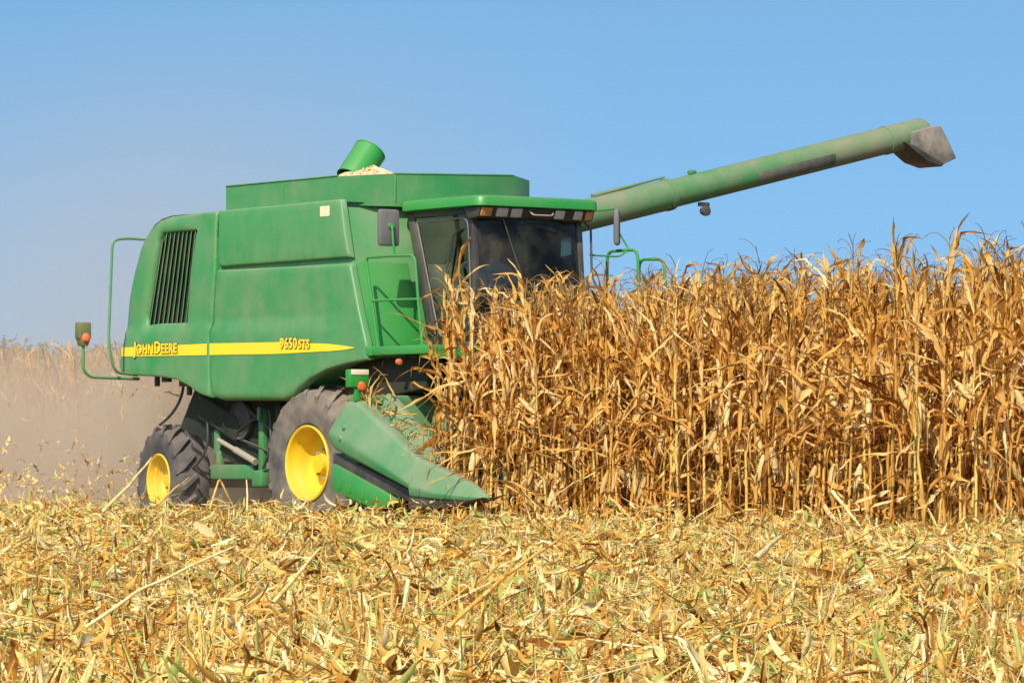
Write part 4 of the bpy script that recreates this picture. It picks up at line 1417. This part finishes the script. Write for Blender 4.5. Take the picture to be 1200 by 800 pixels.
while v > -42:
    u = -14.0
    while u < 36:
        uu, vv = u + rng.normal(0, 0.03), v + rng.normal(0, 0.04)
        x, y = to_world(uu, vv)
        if 8.0 < y < 66 and abs(x) < 0.128 * y + 0.8 and rng.random() < 0.5:
            stubs.append((x, y, rng.uniform(0, 6.28), rng.uniform(0.75, 1.15), int(rng.integers(12))))
        u += 0.20
    v -= 0.76
stubs.sort(key=lambda q: q[1] + (0 if abs(q[0]) < 0.121 * q[1] else 500))
near, rest = stubs[:290], stubs[290:]
for x, y, rz, s, k in near:
    o = link('corn_stub', SM[k])
    o.location = (x, y, 0)
    o.rotation_euler = (rng.normal(0, 0.28), rng.normal(0, 0.28), rz)
    o.scale = (s, s, s)
    tag(o, 'short cut corn stub with shredded leaves standing among foreground litter', 'corn stub', 'cut corn stubs in the foreground')
Vs, Fs, Ts, b = [], [], [], 0
for x, y, rz, s, k in rest:
    V, F, T = SV[k]
    c, n_ = math.cos(rz), math.sin(rz)
    lx, ly = rng.normal(0, 0.32, 2)
    Vs.append(np.stack([(V[:, 0] * c - V[:, 1] * n_ + V[:, 2] * lx) * s + x, (V[:, 0] * n_ + V[:, 1] * c + V[:, 2] * ly) * s + y, V[:, 2] * s], 1))
    Fs.append(F + b)
    Ts.append(T)
    b += len(V)
o = link('far_stubble', np_mesh('far_stubble', np.concatenate(Vs), np.concatenate(Fs), M['litter'], np.concatenate(Ts)))
tag(o, 'rows of cut corn stubs reaching back to the machine', 'stubble', kind='stuff')

def straw(name, pts, rad, label, cat, tint):
    pts = np.array(pts, float)
    t = np.linspace(0, 1, 9)
    k = np.linspace(0, 1, len(pts))
    P_ = np.stack([np.interp(t, k, pts[:, j]) for j in range(3)], 1)
    r = np.random.default_rng(int(abs(pts[0, 0]) * 1000) + len(label))
    L = np.linalg.norm(pts[-1] - pts[0])
    P_[1:-1] += r.normal(0, 0.004 * L, (7, 3))
    P_ = np.stack([np.interp(np.linspace(0, 1, 33), t, P_[:, j]) for j in range(3)], 1)
    for _ in range(3):
        P_[1:-1] = (P_[:-2] + 2 * P_[1:-1] + P_[2:]) / 4
    rr = np.linspace(rad, rad * 0.5, 33) * (1 + 0.05 * r.normal(0, 1, 33))
    rr[[9, 20, 29]] *= 1.2
    v, f, ti = round_tube(P_, rr, 6, tint)
    ti = ti + np.repeat(r.normal(0, 0.07, 33), 6)[:len(ti)] if len(ti) <= 198 else ti
    o = link(name, np_mesh(name, v, f, M['litter'], ti))
    return tag(o, label, cat)
straw('straw', [wpt(100, 735, 12.9), wpt(165, 690, 13.0), wpt(275, 640, 13.2)], 0.0065, 'long pale straw lying across the foreground litter at the left', 'straw', 0.66)
straw('straw', [wpt(525, 735, 12.8), wpt(590, 675, 12.9), wpt(660, 628, 13.1)], 0.008, 'long brown straw slanting up in the middle of the foreground', 'straw', 0.28)
straw('straw', [wpt(120, 600, 40), wpt(150, 570, 40.3), wpt(178, 536, 40.8)], 0.020, 'pale straw leaning up in front of the rear wheel', 'straw', 0.68)
straw('straw', [wpt(184, 592, 40), wpt(205, 572, 40.3), wpt(222, 559, 40.6)], 0.012, 'thin dark straw crossing the rear wheel rim', 'straw', 0.25)
straw('straw', [wpt(246, 596, 40), wpt(257, 560, 40.1), wpt(276, 598, 40.2)], 0.013, 'straw bent into a peak beside the rear wheel', 'straw', 0.45)
straw('straw', [wpt(290, 600, 40), wpt(290, 580, 40.1), wpt(289, 562, 40.2)], 0.012, 'upright straw between the two wheels', 'straw', 0.62)
straw('straw', [wpt(975, 575, 36), wpt(995, 600, 35.9), wpt(1012, 622, 35.8)], 0.018, 'pale straw leaning at the foot of the standing corn', 'straw', 0.7)
straw('straw', [wpt(885, 655, 15), wpt(900, 640, 15.2), wpt(915, 628, 15.4)], 0.013, 'short thick whitish stalk piece in the stubble at the right', 'straw', 0.74)
straw('straw', [wpt(320, 706, 12), wpt(348, 674, 12.1), wpt(375, 642, 12.2)], 0.008, 'thin yellow straw slanting up between foreground stubs', 'straw', 0.6)
odd_leaf('husk', [wpt(228, 612, 24), wpt(240, 620, 24), wpt(252, 628, 24)], [0.012, 0.03, 0.01], 'broad whitish husk scrap lying on the litter below the rear wheel', 'husk', 'husk', 0.9, 0.2, 0.2)

# straw caught on the header
def caught():
    r = np.random.default_rng(77)
    parts = []
    for k in range(95):
        u = r.uniform(1.5, 2.6)
        v = r.uniform(-0.62, 0.05) if u < 1.95 else r.uniform(-0.45, -0.20)
        w = 1.66 - max(0, u - 1.75) * 0.72 + r.uniform(-0.12, 0.10)
        parts.append(one_leaf(r, (u, v, w), r.uniform(0, 6.28), r.uniform(0.15, 0.5), r.uniform(0.004, 0.018), r.normal(0.1, 0.5), 0, 2.0, float(np.clip(r.normal(0.34, 0.17), 0, 0.8))))
    for k in range(46):
        t = r.random()
        u = 1.9 + 1.9 * t
        w = 1.62 - max(0, u - 2.0) * 0.60 if u < 3.19 else 0.95 - (u - 3.19) * 0.26
        parts.append(one_leaf(r, (u, r.uniform(-0.66, -0.42), w), r.uniform(0, 6.28), r.uniform(0.05, 0.22), r.uniform(0.003, 0.010), r.normal(-0.1, 0.25), 0, 1.0, float(np.clip(r.normal(0.45, 0.2), 0, 0.8))))
    V, F, T = join(parts)
    o = link('caught_straw', np_mesh('caught_straw', V, F, M['litter'], T))
    o.location = ORIGIN
    o.rotation_euler = (0, 0, -YAW)
    tag(o, 'tangle of dry straw and leaves caught on top of the corn header', 'straw', kind='stuff')
caught()

# broken plants tumbling into the header gap
for k, (u, v, s, l1, l2) in enumerate(((2.35, -0.30, 0.72, 0.25, 0.5), (2.6, -0.36, 0.8, -0.1, 0.35))):
    x, y = to_world(u, v)
    place_corn(k + 3, x, y, 1.0 + k, s, (l1, l2), ('broken corn plant being drawn in nearest the harvester cab', 'leaning corn plant between the two green snouts of the header')[k], 'corn plants being drawn into the header')

# ------------------------------------------------------------------ behind: woods, a tree, cables
def leafy(r, n, blobs, size):
    V, F, T = [], [], []
    for k in range(n):
        c, rad = blobs[int(r.integers(len(blobs)))]
        d = r.normal(0, 1, 3)
        d /= np.linalg.norm(d)
        p = np.array(c) + d * np.array(rad) * r.uniform(0.55, 1.0)
        a, b_ = r.normal(0, 1, 3), r.normal(0, 1, 3)
        a /= np.linalg.norm(a)
        b_ = np.cross(a, b_)
        b_ /= np.linalg.norm(b_)
        s = size * r.uniform(0.6, 1.4)
        i = len(V)
        V += [p - a * s, p - b_ * s * 0.6, p + a * s, p + b_ * s * 0.6]
        F.append((i, i + 1, i + 2, i + 3))
        T.append(r.uniform(0, 1))
    return np.array(V), np.array(F), np.array(T)
M['foliage'] = plant_mat('tree_foliage', [(0.0, (0.04, 0.075, 0.02)), (1.0, (0.12, 0.16, 0.05))], 0.2, (1, 1, 0.5), nscale=0.4)
M['bark'] = dusty('bark', (0.12, 0.085, 0.055), 0.3, 0.2, 0.9)
r = np.random.default_rng(9)
blobs = []
for k in range(46):
    x = -52 + k * 0.95 + r.normal(0, 0.5)
    rd = r.uniform(2.0, 3.4)
    blobs.append(((x, 260 + r.uniform(-6, 6), 8.6 - rd + r.normal(0, 0.3)), (rd, rd, rd * 0.9)))
    blobs.append(((x + r.normal(0, 0.6), 260 + r.uniform(-6, 6), 3.0), (2.4, 2.4, 3.0)))
V, F, T = leafy(r, 42000, blobs, 0.17)
tag(link('distant_woods', np_mesh('distant_woods', V, F, M['foliage'], T, smooth=False)), 'hazy dark line of woods on the horizon behind the dust', 'woods', kind='stuff')
def tree(x, y, h, wd, label):
    root = link('tree', None)
    root.location = (x, y, 0)
    tb = MB().tube([(0, 0, 0), (0.05, 0, h * 0.25), (0.1, 0.05, h * 0.55), (0, 0, h * 0.85)], [0.22, 0.18, 0.12, 0.03], 8)
    for k in range(7):
        a = k * 2.4
        z0 = h * (0.3 + 0.07 * k)
        tb.tube([(0.05, 0, z0), (math.cos(a) * wd * 0.25, math.sin(a) * wd * 0.25, z0 + h * 0.12), (math.cos(a) * wd * 0.42, math.sin(a) * wd * 0.42, z0 + h * 0.17)], [0.08, 0.05, 0.015], 6)
    tb.build('trunk', M['bark'], root)
    rr = np.random.default_rng(int(x * 10) + 60)
    bl = []
    for k in range(16):
        a = rr.uniform(0, 6.28)
        q = rr.uniform(0.0, wd * 0.36)
        zz = rr.uniform(0.42, 0.86)
        bl.append(((math.cos(a) * q, math.sin(a) * q, h * zz), (wd * 0.2, wd * 0.2, h * 0.12)))
    V, F, T = leafy(rr, 3800, bl, 0.15)
    link('crown', np_mesh('crown', V, F, M['foliage'], T, smooth=False), root)
    tag(root, label, 'tree')
tree(7.9, 150, 7.7, 6.0, 'dusty green tree just showing over the standing corn')
for w, lab in ((18.9, 'topmost of the thin power cables crossing the sky over the corn'), (17.6, 'middle one of the thin power cables crossing the sky'), (16.2, 'lowest of the thin power cables, just above the corn tassels')):
    pts = [(x, 300 + x * 0.25, w + ((x - 40) / 160) ** 2 * 1.5) for x in np.linspace(-90, 150, 40)]
    tag(MB().tube(pts, 0.005, 5).build('power_cable', M['steel']), lab, 'power cable', 'power cables over the field')

# ------------------------------------------------------------------ dust and flying chaff behind the machine
def dust():
    mb = MB().box((-8.6, 3.6, 4.5), (20.4, 11.0, 9.1), bevel=0)
    m = bpy.data.materials.new('dust_air')
    m.use_nodes = True
    n, l = m.node_tree.nodes, m.node_tree.links
    n.remove(n['Principled BSDF'])
    out = n['Material Output']
    pv = n.new('ShaderNodeVolumePrincipled')
    pv.inputs['Color'].default_value = (0.95, 0.77, 0.59, 1)
    pv.inputs['Anisotropy'].default_value = 0.1
    tc = n.new('ShaderNodeTexCoord')
    sep = n.new('ShaderNodeSeparateXYZ')
    l.new(tc.outputs['Object'], sep.inputs[0])
    u, v, w = sep.outputs
    nz = noise(n, l, tc.outputs['Object'], 0.36, 4, 0.6)
    r = ramp(n, [(0.38, (0.08, 0.08, 0.08)), (0.62, (1, 1, 1))])
    l.new(nz.outputs[0], r.inputs[0])
    # height: thick below about 2 m (ragged top), a thin veil above
    wn_ = math_node(n, l, 'MULTIPLY_ADD', nz.outputs[0], -1.6)
    l.new(w, wn_.node.inputs[2])
    def mr(x, a, b, c, d):
        t = n.new('ShaderNodeMapRange')
        t.interpolation_type = 'SMOOTHSTEP'
        for k, q in zip(('From Min', 'From Max', 'To Min', 'To Max'), (a, b, c, d)):
            t.inputs[k].default_value = q
        l.new(x, t.inputs['Value'])
        return t.outputs[0]
    thick = mr(wn_, -0.9, 1.9, 1.35, 0.0)
    veil = mr(w, 0.8, 8.0, 0.085, 0.0)
    d = math_node(n, l, 'ADD', math_node(n, l, 'MULTIPLY', thick, r.outputs[0]), veil)
    low = math_node(n, l, 'MULTIPLY', mr(u, -3.4, 1.4, 1, 0), mr(w, 0.6, 2.2, 0.16, 0.0))   # some hangs under the machine
    low = math_node(n, l, 'MULTIPLY', low, mr(v, 0.2, 0.8, 0.0, 1))
    for x, a, b, c, e in ((u, -18.6, -15.0, 0, 1), (u, -4.6, -1.8, 1, 0), (v, -0.6, 2.0, 0, 1), (v, 6.0, 9.0, 1, 0)):
        d = math_node(n, l, 'MULTIPLY', d, mr(x, a, b, c, e))
    d = math_node(n, l, 'MAXIMUM', d, math_node(n, l, 'MULTIPLY', low, mr(u, -8.0, -4.0, 0, 1)))
    l.new(d, pv.inputs['Density'])
    l.new(pv.outputs[0], out.inputs['Volume'])
    o = mb.build('dust_cloud', m, None, smooth=0)
    o.location = ORIGIN
    o.rotation_euler = (0, 0, -YAW)
    tag(o, 'cloud of tan dust trailing behind the harvester', 'dust', kind='stuff')
dust()

def chaff():
    r = np.random.default_rng(5)
    parts = []
    for k in range(1700):
        u = -4.2 - abs(r.normal(0, 4.2))
        v = r.uniform(-0.8, 4.2)
        w = max(0.15, r.normal(0.45, 0.38))
        if r.random() < 0.05:
            w, v = r.uniform(1.0, 2.0), r.uniform(1.2, 4.0)
        x, y = to_world(u, v)
        parts.append(one_leaf(r, (x, y, w), r.uniform(0, 6.28), r.uniform(0.06, 0.30), r.uniform(0.006, 0.026), r.normal(0.2, 0.7), 0, r.uniform(0, 4), float(np.clip(r.normal(0.5, 0.22), 0, 0.88))))
    V, F, T = join(parts)
    tag(link('flying_chaff', np_mesh('flying_chaff', V, F, M['litter'], T)), 'bits of chaff and husk blown out behind the rear wheel', 'chaff', kind='stuff')
chaff()
bpy.context.view_layer.update()
